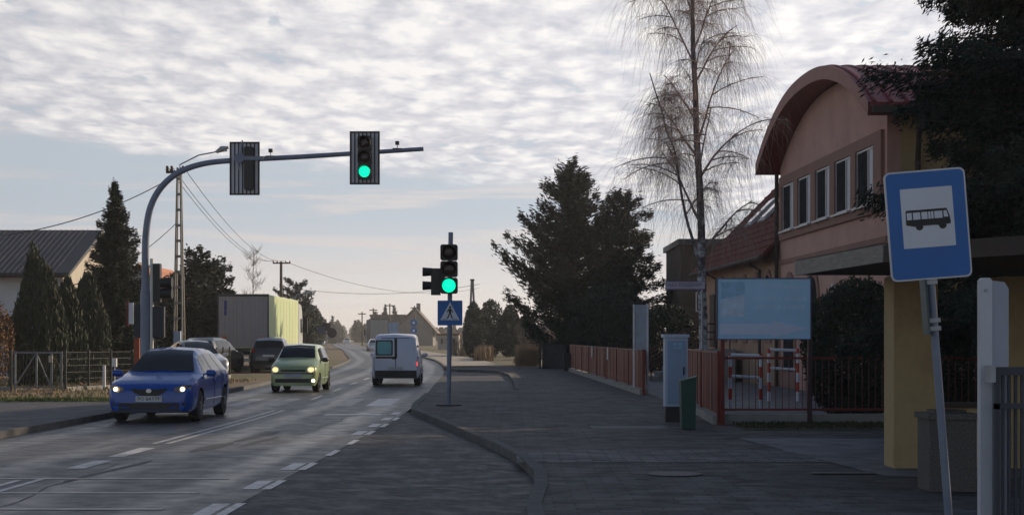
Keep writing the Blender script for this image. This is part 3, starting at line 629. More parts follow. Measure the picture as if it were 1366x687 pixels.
# plain darker band the windows sit in
def frame_around(mb, y0, y1, z0, z1, holes, x0, x1):
    ys = [y0]+[v for h in holes for v in h]+[y1]
    for i in range(0, len(ys), 2): mb.box(x0,x1,ys[i],ys[i+1],z0,z1)
WT = [2.0,4.45,6.95,9.5,12.0]; WW = 1.9
mb = MB(); frame_around(mb, .25, 13.35, 5.22, 6.75, [(t-WW/2, t+WW/2) for t in WT], -.10, 0.0); mb.box(-.10,0,.25,13.35,6.75,7.05); mb.box(-.10,0,.25,13.35,4.95,5.22)
mb.build('window_band', M['plasterpd'], B)
mb = MB(); mb.box(-.04,-.002,.02,13.58,4.15,4.30); mb.build('string_course', M['plasterpd'], B)
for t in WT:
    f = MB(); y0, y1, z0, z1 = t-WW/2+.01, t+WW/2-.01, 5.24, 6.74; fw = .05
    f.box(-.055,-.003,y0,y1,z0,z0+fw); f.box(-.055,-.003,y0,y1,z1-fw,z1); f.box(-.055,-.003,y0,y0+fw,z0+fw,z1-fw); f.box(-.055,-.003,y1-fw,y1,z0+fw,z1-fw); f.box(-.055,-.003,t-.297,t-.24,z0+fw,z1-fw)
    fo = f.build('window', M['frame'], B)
    p = MB(); p.box(-.03,-.008,y0+fw+.003,t-.30,z0+fw+.003,z1-fw-.003); p.build('curtained_pane', mat('white_curtain_pane', (.50,.51,.55), .4, 0, .1, 6, spec=.1), fo)  # bright sky reflection painted as a pale strip on the near side
    p = MB(); p.box(-.03,-.008,t-.237,y1-fw-.003,z0+fw+.003,z1-fw-.003); p.build('pane', M['pane'], fo)
    s = MB(); s.box(-.20,-.102,y0-.06,y1+.06,5.16,5.215); s.build('sill', M['frame'], fo)
# ground floor arches and a lamp
def arch_poly(c, w_, z0, zs): return [(c-w_/2,z0),(c+w_/2,z0)]+[(c+w_/2*math.cos(a), zs+w_/2*math.sin(a)) for a in np.linspace(0, math.pi, 11)]
for c, w_, z1 in ((12.0,1.9,2.9),(8.6,1.9,2.9)):
    mb = MB(); mb.prism(arch_poly(c, w_, .03, z1), 'x', -.05, -.002); wo_ = mb.build('arch_surround', M['plasterpd'], B)
    mb = MB(); mb.prism(arch_poly(c, w_-.5, .6, z1), 'x', -.08, -.053); mb.build('pane', M['pane'], wo_)
mb = MB(); mb.box(-.18,-.05,5.2,5.45,3.0,3.25); mb.build('wall_lamp', M['frame'], B)
# roof: curved shell with ribs
ts = list(np.linspace(-1.1, 14.0, 41)); th = .34; xa, xb = -.75, 13.2
mb = MB(); vs = []
for x in (xa, xb):
    for t in ts: vs.append((x,t,arcz(t)+.02))
    for t in ts: vs.append((x,t,arcz(t)+.02+th))
n = len(ts); fs = []
for i in range(n-1):
    fs += [(i,i+1,2*n+i+1,2*n+i), (n+i,n+i+1,3*n+i+1,3*n+i)]
    fs += [(2*n+i,2*n+i+1,3*n+i+1,3*n+i)]
fs += [(0,n,3*n,2*n),(n-1,2*n-1,4*n-1,3*n-1)]
fs += [(i,i+1,n+i+1,n+i) for i in range(n-1)]
mb.add(vs, fs); roof = mb.build('roof', M['redroof'], B, smooth=True)
mb = MB()
for x in np.arange(xa+.15, xb, .42): mb.tube([(x,t,arcz(t)+.02+th+.01) for t in ts], .045, 5, False)
mb.build('roof_rib', M['redroof'], roof)['kind'] = 'stuff'
mb = MB(); vs = []
for x in (xa-.03, xa-.004):
    for t in ts: vs.append((x,t,arcz(t)-.0)); 
    for t in ts: vs.append((x,t,arcz(t)+.38))
fs = [(i,i+1,n+i+1,n+i) for i in range(n-1)]+[(2*n+i,2*n+i+1,3*n+i+1,3*n+i) for i in range(n-1)]+[(n+i,n+i+1,3*n+i+1,3*n+i) for i in range(n-1)]+[(i,i+1,2*n+i+1,2*n+i) for i in range(n-1)]
mb.add(vs, fs); mb.build('fascia', M['fascia'], roof)
mb = MB(); mb.box(xa+.05, xb, -1.32, -1.105, 7.28, 7.46); mb.build('gutter', M['brown'], roof)
mb = MB(); mb.tube([(.5,-1.2,7.3),(.5,-1.15,6.95),(.75,-.15,6.2),(.75,-.15,.05)], .075, 8); mb.build('drainpipe', M['brown'], B)
mb = MB(); mb.tube([(-.12,13.62,7.2),(-.12,13.66,4.6),(-.12,13.66,.05)], .07, 8); mb.build('drainpipe', M['brown'], B)
B.location = (9.6,42.2,0); B.rotation_euler.z = R(2.2)
# lower wing
W = thing('lower_wing', 'low ochre wing with a steep red brown tiled roof and two skylights', 'building', (0,0,0))
mb = MB(); mb.box(.0,6.8,13.75,29.6,-.05,4.75); mb.prism([(.003,4.75),(6.8,4.75),(3.4,8.1)], 'y', 13.8, 29.55); mb.build('wall', mat('tan_plaster', (.38,.25,.17), .85, 0, .1, 1.2, .2, 50, stain=(.28,.19,.13), stain_amt=.5), W)
mb = MB(); mb.prism([(-.6,4.55),(3.4,8.55),(7.4,4.55),(7.4,4.40),(3.4,8.35),(-.6,4.40)], 'y', 13.63, 30.1); r2 = mb.build('roof', M['tile'], W)
mb = MB()
for k in range(13):
    a = .25+k*.3; mb.bar((-.6+a, 13.64, 4.56+a), (-.6+a, 30.09, 4.56+a), .05, .05)
mb.build('tile_course', M['tile'], r2)
for y0 in (21.6, 24.4):
    a0, a1 = 1.6, 2.75
    mb = MB(); mb.add([(-.6+a0,y0,4.6+a0),(-.6+a1,y0,4.6+a1),(-.6+a1,y0+1.3,4.6+a1),(-.6+a0,y0+1.3,4.6+a0),(-.6+a0-.06,y0,4.66+a0),(-.6+a1-.06,y0,4.66+a1),(-.6+a1-.06,y0+1.3,4.66+a1),(-.6+a0-.06,y0+1.3,4.66+a0)],[(0,1,2,3),(4,5,6,7),(0,1,5,4),(1,2,6,5),(2,3,7,6),(3,0,4,7)])
    sk = mb.build('skylight', M['frame'], r2)
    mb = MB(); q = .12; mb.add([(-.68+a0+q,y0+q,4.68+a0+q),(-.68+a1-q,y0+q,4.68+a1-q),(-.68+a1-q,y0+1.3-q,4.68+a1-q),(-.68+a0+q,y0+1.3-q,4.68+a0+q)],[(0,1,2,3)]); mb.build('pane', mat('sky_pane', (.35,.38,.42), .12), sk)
mb = MB(); mb.tube([(-.66,13.7,4.42),(-.66,30,4.42)], .08, 8); mb.build('gutter', M['brown'], r2)
for c in (15.6,17.9,20.2,22.5,24.8):
    mb = MB(); mb.prism(arch_poly(c, 1.05, 1.5, 3.55), 'x', -.05, -.003); wn = mb.build('window', M['plasterpd'], W)
    mb = MB(); mb.prism(arch_poly(c, .75, 1.65, 3.5), 'x', -.08, -.053); mb.build('pane', M['pane'], wn)
mb = MB(); mb.box(-.09,-.003,27.0,28.2,1.3,3.5); mb.build('door', M['brown'], W)
for y in (16.7, 26.2):
    mb = MB(); mb.tube([(-.6,y,4.38),(-.12,y,4.1),(-.12,y,.1)], .06, 7); mb.build('drainpipe', M['brown'], W)
W.location = (9.6,42.2,0); W.rotation_euler.z = R(2.2)
# brown house behind
t = thing('brown_house', 'dark brown flat roofed house between the spruce and the tiled wing', 'building', (9.5,86,0))
mb = MB(); mb.box(8.6,12.0,84,92,0,6.4); mb.build('wall', M['brown'], t)
mb = MB(); mb.box(8.45,12.2,83.7,92.3,6.4,6.7); mb.build('roof', M['roofdark'], t)
mb = MB(); mb.box(9.35,10.05,83.94,83.99,3.0,4.0); wn = mb.build('window', M['frame'], t); mb = MB(); mb.box(9.42,9.98,83.91,83.935,3.07,3.93); mb.build('pane', M['pane'], wn)
# entrance stairs
t = thing('entrance_stairs', 'concrete entrance steps with brown sloping railings in front of the ochre wing', 'stairs', (6.8,65,0))
mb = MB()
for k in range(7): mb.box(5.3+k*.32, 8.5, 62.8, 65.2, .03+k*.175-(.0 if k == 0 else .0), .03+(k+1)*.175)
mb.build('steps', M['conc'], t)
for y in (62.85, 65.15):
    mb = MB()
    for h in (.35,.62,.95): mb.tube([(5.25,y,.15+h),(7.3,y,1.28+h),(8.4,y,1.28+h)], .028, 6)
    for x in (5.3,6.3,7.3,8.3): zb_ = .05+max(0,min(1,(x-5.25)/2.05))*1.18; mb.tube([(x,y,zb_),(x,y,zb_+1.05)], .028, 6)
    mb.build('railing', M['railbrown'], t)

# ------------------------------------------------------------------ red fences
def board_fence(label, x0, y0, x1, y1, zb, zt, name='board_fence', nseg=5, plinth=.16, tabs=()):
    t = thing(name, label, 'fence', ((x0+x1)/2,(y0+y1)/2,zb)); a = Vector((x0,y0,0)); b = Vector((x1,y1,0)); d = (b-a).normalized(); L = (b-a).length; nrm = Vector((-d.y,d.x,0))
    mb = MB(); mb.bar(a+Vector((0,0,zb+plinth/2-.02)), b+Vector((0,0,zb+plinth/2-.02)), .22, plinth+.04); mb.build('plinth', M['conc'], t)
    for s in range(nseg):
        s0 = L*s/nseg+.05; s1 = L*(s+1)/nseg-.05; mb = MB(); k = s0
        while k < s1:
            e_ = min(k+.115, s1); off = nrm*(.010*random.uniform(-1,1)); p = a+d*k+off; q = a+d*e_+off; zt_ = zt-random.random()*.008
            mb.bar(Vector((p.x,p.y,(zb+plinth+.03+zt_)/2)), Vector((q.x,q.y,(zb+plinth+.03+zt_)/2)), .02, zt_-zb-plinth-.03); k += .12
        mb.build('panel', M['red'], t)
    mb = MB(); mb.bar(a+Vector((0,0,zt+.022)), b+Vector((0,0,zt+.022)), .07, .035); mb.build('top_rail', mat('rail_red_weathered', (.20,.05,.035), .55, 0, .2, 3), t)
    for s in range(nseg+1):
        p = a+d*(L*s/nseg); mb = MB(); mb.box(p.x-.04,p.x+.04,p.y-.04,p.y+.04,zb,zt+.05); mb.build('post', M['red'], t)
    return t
board_fence('long red board fence on a concrete plinth receding beside the pavement', 3.64, 45.6, 2.75, 78, .11, 1.32, nseg=8)
for y, z in ((56.5,1.14),(63.5,1.14)):
    x = 3.64+(2.75-3.64)*(y-45.6)/32.4
    mb = MB(); mb.box(x-.075,x-.050,y,y+.30,z-.20,z+.22); tag(mb.build('paper_notice', M['white']), 'white paper notice on the red board fence, '+('the one nearer the white board' if y < 60 else 'the one farther down the fence'), 'notice', 'notices on the red fence')
board_fence('short red board fence between grey cabinet and billboard post', 3.78, 30.1, 4.02, 37.6, .11, 1.40, nseg=2)
t = thing('bar_fence', 'open red bar fence on a plinth running from the billboard to the yellow pillar', 'fence', (6.2,30.2,.11))
mb = MB(); mb.box(3.86,9.6,30.15,30.35,.05,.30); mb.build('plinth', M['conc'], t)
mb = MB(); mb.box(3.86,9.6,30.22,30.26,1.30,1.345); mb.box(3.86,9.6,30.22,30.26,.36,.40); mb.build('rail', M['red'], t)
mb = MB()
for i in range(46): x = 3.98+i*.122; mb.box(x-.006,x+.006,30.225,30.245,.401,1.299)
b_ = mb.build('bars', mat('dark_red_bars', (.12,.03,.025), .5), t)
for x in (3.80,5.44,7.1,8.8): mb = MB(); mb.box(x-.035,x+.035,30.17,30.24,.11,1.42); mb.build('post', M['red'], t)
# billboard
t = thing('billboard', 'faded blue billboard with a pale arrow on two posts above the red fence', 'billboard', (4.58,29.9,.11))
X0, X1, Z0, Z1 = 3.735, 5.41, 1.675, 2.76; Yb = 29.95
for x, m_ in ((3.83,M['red']),(5.42,mat('dark_post_paint',(.05,.025,.03),.5))): mb = MB(); mb.box(x-.035,x+.035,29.98,30.06,.05,2.80); mb.build('post', m_, t)
mb = MB(); mb.box(X0,X1,Yb-.03,Yb,Z0,Z1); pn = mb.build('panel', M['billblue'], t)
mb = MB(); e_ = .018
for bx in ((X0-e_,X1+e_,Z0-e_,Z0),(X0-e_,X1+e_,Z1,Z1+e_),(X0-e_,X0,Z0,Z1),(X1,X1+e_,Z0,Z1)): mb.box(bx[0],bx[1],Yb-.045,Yb+.005,bx[2],bx[3])
mb.build('frame', mat('billboard_frame', (.06,.09,.2), .5), t)
mb = MB(); w_ = X1-X0; h_ = Z1-Z0
def bp(u, v): return (X0+u*w_, Z0+v*h_)
mb.prism([bp(.02,.07),bp(.59,.07),bp(.58,.01),bp(.98,.17),bp(.58,.31),bp(.59,.25),bp(.02,.25)], 'y', Yb-.036, Yb-.0305); mb.build('arrow', M['billpale'], pn)
mb = MB(); mb.prism([bp(.03,.37),bp(.29,.37),bp(.29,.70),bp(.24,.73),bp(.17,.66),bp(.10,.70),bp(.03,.60)], 'y', Yb-.035, Yb-.0305); mb.build('faded_picture', mat('faded_print_pale', (.55,.68,.85), .5, 0, .15, 8), pn)
mb = MB(); mb.prism([bp(.03,.66),bp(.29,.74),bp(.29,.95),bp(.03,.95)], 'y', Yb-.034, Yb-.0305); mb.build('faded_picture', M['billmid'], pn)
for v, a, b in ((.84,.5,.94),(.64,.38,.95),(.50,.40,.93)): 
    x = a; mb = MB()
    while x < b: d_ = random.uniform(.02,.045); mb.prism([bp(x,v),bp(x+d_,v),bp(x+d_,v+.06),bp(x,v+.06)], 'y', Yb-.034, Yb-.0305); x += d_+.012
    mb.build('faded_lettering', mat('faded_letter_blue', (.50,.70,.90), .5), pn)
# street name plate
def text_mesh(s, size, depth, m, parent, loc, name='lettering', rot=(R(90),0,0), align='CENTER', sx=1):
    cu = bpy.data.curves.new(name, 'FONT'); cu.body = s; cu.size = size; cu.extrude = depth; cu.align_x = align; cu.align_y = 'CENTER'; cu.resolution_u = 2
    tmp = bpy.data.objects.new('tmp', cu); COL.objects.link(tmp); bpy.context.view_layer.update()
    me = bpy.data.meshes.new_from_object(tmp.evaluated_get(bpy.context.evaluated_depsgraph_get())); bpy.data.objects.remove(tmp)
    mt = Matrix.Translation(Vector(loc)-Vector(ORG[parent.name])) @ Matrix.Rotation(rot[2],4,'Z') @ Matrix.Rotation(rot[0],4,'X') @ Matrix.Diagonal((sx,1,1,1))
    me.transform(mt); me.materials.clear(); me.materials.append(m); o = bpy.data.objects.new(name, me); COL.objects.link(o); o.parent = parent; ORG[o.name] = ORG[parent.name]; return o
t = thing('street_name_sign', 'pale street name plate on a thin post in front of the birch trunk', 'sign', (4.47,39.0,.1))
mb = MB(); mb.tube([(4.50,39.05,.1),(4.50,39.05,3.08)], .03, 8); mb.build('post', M['steel'], t)
mb = MB(); mb.box(3.62,4.56,38.98,39.00,2.84,3.03); pl = mb.build('plate', mat('plate_lilac', (.50,.45,.52), .5), t)
text_mesh('TAKS POLESKIEM', .115, .002, mat('plate_text_violet', (.12,.08,.22), .5), pl, (4.06,38.975,2.935))
mb = MB()
for z in (2.84,3.02): mb.box(3.62,4.56,38.974,38.978,z-.01,z+.01)
mb.build('edge_line', mat('plate_edge_violet', (.2,.14,.3), .5), pl)
# staggered barriers
def barrier(label, x0, x1, Y, z1):
    t = thing('pedestrian_barrier', label, 'barrier', ((x0+x1)/2,Y,.03), 'red and white barriers at the gate')
    rail = MB(); rail.tube([(x0-.0,Y,z1),(x1,Y-.15,z1-.02)], .04, 8); rail.build('rail', M['signwhite'], t); rail = MB(); rail.tube([(x0,Y,z1-.48),(x1,Y-.15,z1-.52)], .035, 8); rail.build('rail', M['signwhite'], t)
    for x, y in ((x0,Y),(x1,Y-.15)):
        p = MB(); k = 0; z = .03
        while z < z1+.02: p.cur = k % 2; p.tube([(x,y,z),(x,y,min(z+.25,z1+.03))], .045, 8); z += .25; k += 1
        p.build('post', [M['signwhite'], M['redw']], t)
    return t
barrier('red and white barrier nearer the fence, lower left of the pair', 5.0, 5.68, 37.8, 1.30)
barrier('red and white barrier farther back, upper right of the pair', 6.75, 7.47, 43.3, 1.38)
# white narrow board at the fence
t = thing('info_board', 'tall narrow white board standing behind the end of the red board fence', 'sign', (3.75,46.6,.11))
mb = MB(); mb.box(3.46,3.80,46.55,46.62,1.35,2.62); pn = mb.build('panel', mat('board_grey_white', (.40,.45,.52), .5, 0, .12, 5), t)
mb = MB(); mb.box(3.80,3.85,46.5,46.66,.11,2.65); mb.build('post', M['white'], t); mb = MB(); mb.box(3.42,3.46,46.52,46.64,.3,2.63); mb.build('post', M['white'], t)
# electricity cabinet
t = thing('electricity_cabinet', 'tall pale grey electricity cabinet standing by the gate opening', 'cabinet', (3.04,31.2,.11))
mb = MB(); mb.box(2.90,3.30,31.1,31.45,.11,.40); mb.build('plinth', M['dark'], t)
mb = MB(); mb.box(2.885,3.315,31.08,31.46,.40,1.70); mb.box(2.85,3.34,31.04,31.5,1.70,1.76); bd = mb.build('body', M['cabinet'], t)
mb = MB(); mb.box(2.93,3.27,31.062,31.078,.45,1.64); dr = mb.build('door', mat('cabinet_door', (.24,.33,.48), .5, 0, .06, 2), t)
mb = MB()
for i in range(2):
    for j in range(2): mb.box(3.04+i*.09,3.11+i*.09,31.05,31.061,1.49+j*.06,1.53+j*.06)
mb.build('vent', M['billmid'], dr); mb = MB(); mb.box(3.22,3.245,31.04,31.061,1.0,1.15); mb.build('handle', M['dark'], dr)
# dark green bin
t = thing('litter_bin', 'dark green litter bin beside the grey cabinet', 'bin', (3.13,28.6,.11))
mb = MB(); mb.prism([(2.93,.13),(3.16,.13),(3.18,1.0),(2.91,.93)], 'y', 28.4, 28.75); mb.build('body', M['binG'], t)
mb = MB(); mb.prism([(2.895,.935),(3.19,1.005),(3.19,1.03),(2.895,.96)], 'y', 28.38, 28.77); mb.build('rim', mat('bin_rim', (.06,.12,.09), .5), t)
mb = MB(); mb.tube([(2.98,28.8,.11),(2.98,28.8,.95)], .02, 6); mb.build('post', M['dark'], t)
# small dark bin at the far fence end and dark box fence
t = thing('waste_bin', 'small black bin at the far end of the red board fence', 'bin', (2.62,80,.11)); mb = MB(); mb.prism([(2.44,.13),(2.78,.13),(2.80,.9),(2.42,.9)], 'y', 77.4, 77.75); mb.build('body', M['dark'], t)
mb = MB(); mb.box(2.40,2.82,77.35,77.8,.9,.95); mb.build('lid', M['dark'], t)
t = thing('wooden_screen', 'dark grey wooden screen beyond the red board fence', 'fence', (2.2,82,.1))
mb = MB(); mb.box(1.55,2.75,83.6,83.68,.1,1.35); mb.build('panel', mat('dark_grey_boards', (.045,.045,.05), .8, 0, .3, 5), t)
for x in (1.42,1.58): mb = MB(); mb.box(x-.05,x+.05,83.4,83.55,.0,1.5); mb.build('post', M['dark'], t)

# ------------------------------------------------------------------ yellow shelter, gate and post at right
t = thing('yellow_shelter', 'ochre walled shelter with a flat dark roof behind the bus stop sign', 'shelter', (5.5,20.3,.11))
mb = MB(); mb.box(4.62,5.15,19.95,20.48,.08,2.44); pil = mb.build('pillar', M['ochre'], t)
bpy.context.view_layer.update()
mb = MB(); mb.box(5.152,5.95,20.12,20.40,.08,.84); mb.build('low_wall', M['ochre'], t)
mb = MB(); mb.box(5.152,5.95,20.08,20.44,.842,.90); mb.build('ledge', M['brown'], t)
mb = MB(); mb.box(5.952,9.8,19.97,20.48,.08,2.44); mb.build('wall', M['ochre'], t)
rp = [(3.83,22.0),(4.10,18.1),(5.3,16.1),(10.0,16.1),(10.0,22.6)]
mb = MB(); mb.prism(rp, 'z', 2.53, 2.70); mb.build('roof', M['brown'], t)
mb = MB()
for k in range(34):
    a = Vector((3.83,22.0,2.72)).lerp(Vector((4.10,18.1,2.72)), k/33); mb.bar(a+Vector((-.03,0,0)), a+Vector((5.5,.2,0)), .09, .03)
mb.build('roof_sheet', M['brown'], t)
mb = MB(); mb.bar((3.80,22.05,2.62), (4.075,18.05,2.62), .04, .19); mb.build('fascia', M['wood'], t)
mb = MB(); mb.bar((4.09,18.05,2.615), (5.28,16.05,2.615), .05, .19); mb.box(5.28,10.0,16.03,16.09,2.52,2.71); mb.build('fascia', M['brown'], t)
# pebble dash litter bin
t = thing('concrete_bin', 'square pebble-dash concrete bin against the low ochre wall', 'bin', (4.55,17.3,.11))
mb = MB(); mb.box(4.28,4.76,16.9,17.4,.12,.86); mb.box(4.25,4.79,16.87,17.43,.861,.92); mb.build('body', M['pebble'], t)
mb = MB(); mb.box(4.36,4.68,16.98,17.32,.922,.95); mb.build('opening', M['dark'], t)
# gate post and gate
t = thing('gate_post', 'pale metal gate post with rounded top right of the bus stop pole', 'post', (3.5,12.0,.11))
mb = MB(); mb.prism([(3.38,.1),(3.465,.1),(3.465,2.11),(3.45,2.13),(3.40,2.13),(3.38,2.11)], 'y', 11.9, 11.98); mb.build('front_profile', M['postwhite'], t)
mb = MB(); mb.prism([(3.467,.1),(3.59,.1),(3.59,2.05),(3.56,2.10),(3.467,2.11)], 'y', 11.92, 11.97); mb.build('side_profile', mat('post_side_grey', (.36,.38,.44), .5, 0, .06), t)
mb = MB(); mb.disc((3.42,11.893,2.04), .012, .014); mb.build('bolt', M['steel'], t)
t = thing('bar_gate', 'dark anthracite vertical bar gate at the bottom right corner', 'gate', (4.2,11.8,.11))
mb = MB(); mb.box(3.44,5.2,11.74,11.78,1.43,1.49); mb.box(3.44,5.2,11.74,11.78,1.19,1.23); mb.box(3.44,5.2,11.74,11.78,.25,.30); mb.box(3.44,3.475,11.74,11.78,.301,1.429); mb.build('frame', M['gatebar'], t)
mb = MB()
for i in range(36): x = 3.50+i*.046; mb.box(x,x+.020,11.785,11.81,.2,1.47)
mb.build('bars', M['gatebar'], t)
mb = MB(); mb.box(3.40,3.438,11.72,11.86,1.38,1.50); mb.build('hinge', M['steel'], t)

# ------------------------------------------------------------------ bus stop sign
def rrect(x0,x1,z0,z1,r_,n=6):
    P = []
    for cx_,cz_,a0 in ((x1-r_,z1-r_,0),(x0+r_,z1-r_,90),(x0+r_,z0+r_,180),(x1-r_,z0+r_,270)):
        for k in range(n+1): a = R(a0+90*k/n); P.append((cx_+r_*math.cos(a), cz_+r_*math.sin(a)))
    return P
BS = thing('bus_stop_sign', 'blue bus stop sign with a black bus symbol on a leaning grey pole', 'sign', (0,0,0))
mb = MB(); mb.tube([(0,0,0),(0,0,2.75)], .030, 12); mb.build('pole', M['steelpaint'], BS, smooth=True)
zc_ = 2.42
mb = MB(); mb.prism(rrect(-.292,.292,zc_-.40,zc_+.40,.045), 'y', -.062, -.037); pn = mb.build('panel', M['alu'], BS)
mb = MB(); mb.prism(rrect(-.280,.280,zc_-.388,zc_+.388,.036), 'y', -.0645, -.0622); mb.build('blue_face', M['bluesign'], pn)
mb = MB(); mb.prism(rrect(-.185,.190,zc_-.165,zc_+.27,.006), 'y', -.0668, -.0648); mb.build('white_field', M['signwhite'], pn)
mb = MB(); z0 = zc_+.06
body = [(-.158,z0-.055),(-.155,z0+.045),(-.148,z0+.052),(.140,z0+.052),(.158,z0+.0),(.165,z0-.045),(.163,z0-.062),(.125,z0-.066)]
body += [(.105+.028*math.cos(a), z0-.070+.028*math.sin(a)) for a in np.linspace(0,-math.pi,8)]+[(.06,z0-.066),(-.04,z0-.066)]+[(-.063+.028*math.cos(a), z0-.070+.028*math.sin(a)) for a in np.linspace(0,-math.pi,8)]+[(-.11,z0-.066)]
mb.prism(body, 'y', -.0686, -.0670); mb.build('bus_symbol', M['signblack'], pn)
mb = MB()
for a,b in ((-.149,-.113),(-.104,-.052),(-.043,.0),(.006,.022),(.027,.043),(.05,.108)): mb.prism([(a,z0-.018),(b,z0-.018),(b,z0+.034),(a,z0+.034)], 'y', -.0700, -.0688)
mb.prism([(.117,z0-.012),(.150,z0-.012),(.137,z0+.034),(.117,z0+.034)], 'y', -.0700, -.0688); mb.build('bus_windows', M['signwhite'], pn)
mb = MB()
for z in (zc_-.3, zc_+.3): mb.box(-.05,.05,-.0366,.045,z-.02,z+.02)
mb.build('bracket', M['steel'], BS)
for z in (2.0, 1.72, 1.66): mb = MB(); mb.box(-.048,.042,-.04,.04,z-.016,z+.016); mb.build('clamp', M['steel'], BS)
mb = MB(); mb.box(-.065,-.048,-.12,.10,1.62,2.02); mb.build('timetable_holder', mat('holder_green_grey', (.06,.09,.10), .5, 0, .3, 20), BS)
BS.location = (3.225,12.1,.11); BS.rotation_euler = (0, R(-4.3), R(-4))

# ------------------------------------------------------------------ traffic signals
def visor(mb, c, r_, L, n=16):      # tunnel visor opening to -y
    vs = []; fs = []
    for y in (0, -L):
        for k in range(n):
            a = R(-35)+R(250)*k/(n-1); vs.append((c[0]+r_*math.cos(a), c[1]+y*(1 if y == 0 else (.75+.25*math.sin(a))), c[2]+r_*math.sin(a)))
    for y in (0, -L):
        for k in range(n):
            a = R(-35)+R(250)*k/(n-1); vs.append((c[0]+(r_-.012)*math.cos(a), c[1]+y*(1 if y == 0 else (.75+.25*math.sin(a))), c[2]+(r_-.012)*math.sin(a)))
    for k in range(n-1): fs += [(k,k+1,n+k+1,n+k),(2*n+k,2*n+k+1,3*n+k+1,3*n+k),(n+k,n+k+1,3*n+k+1,3*n+k)]
    mb.add(vs, fs)
def signal_head(parent, c, r_=.15, step=.37, lit=2, n=3, w_=None, d=.2):
    """three lamp housing with its front at -y, centre c, lamps from the top"""
    w_ = w_ or r_*2.45; H = step*n
    mb = MB()
    for k in range(n):
        z = c[2]+H/2-step*(k+.5); mb.prism(rrect(c[0]-w_/2,c[0]+w_/2,z-step/2+.008,z+step/2-.008,.05,4), 'y', c[1]-d/2, c[1]+d/2)
    hs = mb.build('signal_housing', M['dark'], parent)
    for k in range(n):
        z = c[2]+H/2-step*(k+.5); mb = MB(); on = (k == lit)
        mb.lathe([(r_, 0), (r_*.98, -.02), (r_*.7, -.04), (r_*.3,-.05)], (c[0],c[1]-d/2,z), 'y', 24); mb.build('lens', M['lampgreen'] if on else M['lampoff'], hs, smooth=True)
        mb = MB(); visor(mb, (c[0],c[1]-d/2-.001,z), r_+.02, .2); mb.build('visor', M['dark'], hs)
    return hs
T = thing('traffic_mast', 'curved grey traffic light mast arching over the left lane', 'traffic light', (-9.57,43,.09))
Ym = 43.; pts = [(194,318),(196,300),(199,283),(205,266),(214,251),(226,239),(243,228),(266,220),(295,215.5),(330,213.5),(360,212),(565,199)]
base_x = (194-683)*Ym/FPX
cp = [at(px,py,Ym) for px,py in [(194,345),(195,310),(201,276),(216,249),(240,229.5),(275,218),(325,213.5),(400,209.5),(480,204.5),(565,199)]]
P3 = [Vector((base_x,Ym,.09)), Vector((base_x,Ym,2.0))]
for i in range(len(cp)-1):
    p0 = cp[max(i-1,0)]; p1 = cp[i]; p2 = cp[i+1]; p3 = cp[min(i+2,len(cp)-1)]
    for k in range(6):
        u = k/6; P3.append(.5*((2*p1)+(p2-p0)*u+(2*p0-5*p1+4*p2-p3)*u*u+(3*p1-p0-3*p2+p3)*u**3))
P3.append(cp[-1])
rs = [.105,.105]+[.097-.042*k/(len(P3)-3) for k in range(len(P3)-2)]
mb = MB(); mb.tube(P3, rs, 14); mast = mb.build('mast', M['steelpaint'], T, smooth=True)
mb = MB(); mb.lathe([(.135,0),(.135,2.75),(.10,2.95)], (base_x,Ym,.09), 'z', 16); mb.build('lower_sleeve', M['steelpaint'], mast, smooth=True)
mb = MB(); mb.disc((base_x,Ym,.11), .24, .04, 'z'); mb.build('foot_plate', M['steel'], mast)
mb = MB(); mb.tube([(base_x+.175,Ym-.04,.6),(base_x+.175,Ym-.04,3.75)], .048, 8); mb.build('conduit', mat('white_conduit', (.72,.70,.62), .5), mast)
mb = MB(); mb.disc((base_x,Ym,1.05), .14, .30, 'z', 16); mb.build('reflective_band', M['yellowtag'], mast)
# board + signal facing the camera
def signal_board(label, px, py, Y, rear=False, rz=0, armr=.07):
    c = at(px,py,Y); cz = c.z; t = thing('overhead_signal', label, 'traffic light', (c.x,Y-.14,cz), 'signals on the mast arm')
    w_, h_ = .78, 1.38; x0,x1,z0,z1 = c.x-w_/2,c.x+w_/2,cz-h_/2,cz+h_/2; y0 = Y-.20; y1 = Y-.185
    mb = MB(); n = 7
    for k in range(n):
        a = x0+.03+(w_-.06)*k/n; mb.box(a+.018,a+(w_-.06)/n-.018,y0+.004,y1-.004,z0+.03,z1-.03)
    st_ = mb.build('contrast_board', M['stripe'] , t)
    mb = MB(); f_ = .045
    mb.prism(rrect(x0,x1,z0,z1,.05), 'y', y1-.003, y1+.008) if False else None
    for bx in ((x0,x1,z0,z0+f_),(x0,x1,z1-f_,z1),(x0,x0+f_,z0+f_,z1-f_),(x1-f_,x1,z0+f_,z1-f_)): mb.box(bx[0],bx[1],y0-.01,y1+.01,bx[2],bx[3])
    for k in range(n+1):
        a = x0+.03+(w_-.06)*k/n; mb.box(a-.018,a+.018,y0+.002,y1-.002,z0+f_,z1-f_)
    mb.build('board_frame', M['dark'], t)
    if not rear:
        signal_head(t, (c.x+.01,Y-.30,cz-.0), .145, .375)
    else:
        mb = MB(); mb.prism(rrect(c.x-.0,c.x+.24,cz-.56,cz+.56,.05), 'y', Y-.30, Y-.21); mb.build('signal_housing', M['dark'], t)
    mb = MB(); mb.box(c.x-.06,c.x+.06,Y-.18,Y-.06,cz+.02,cz+.20); mb.build('bracket', M['dark'], t)
    return t
s1 = signal_board('overhead signal on the arm showing a lit green lamp to the camera', 487.5, 212, Ym)
s2 = signal_board('overhead signal on the arm seen from behind, dark and unlit', 328, 226, Ym, rear=True)
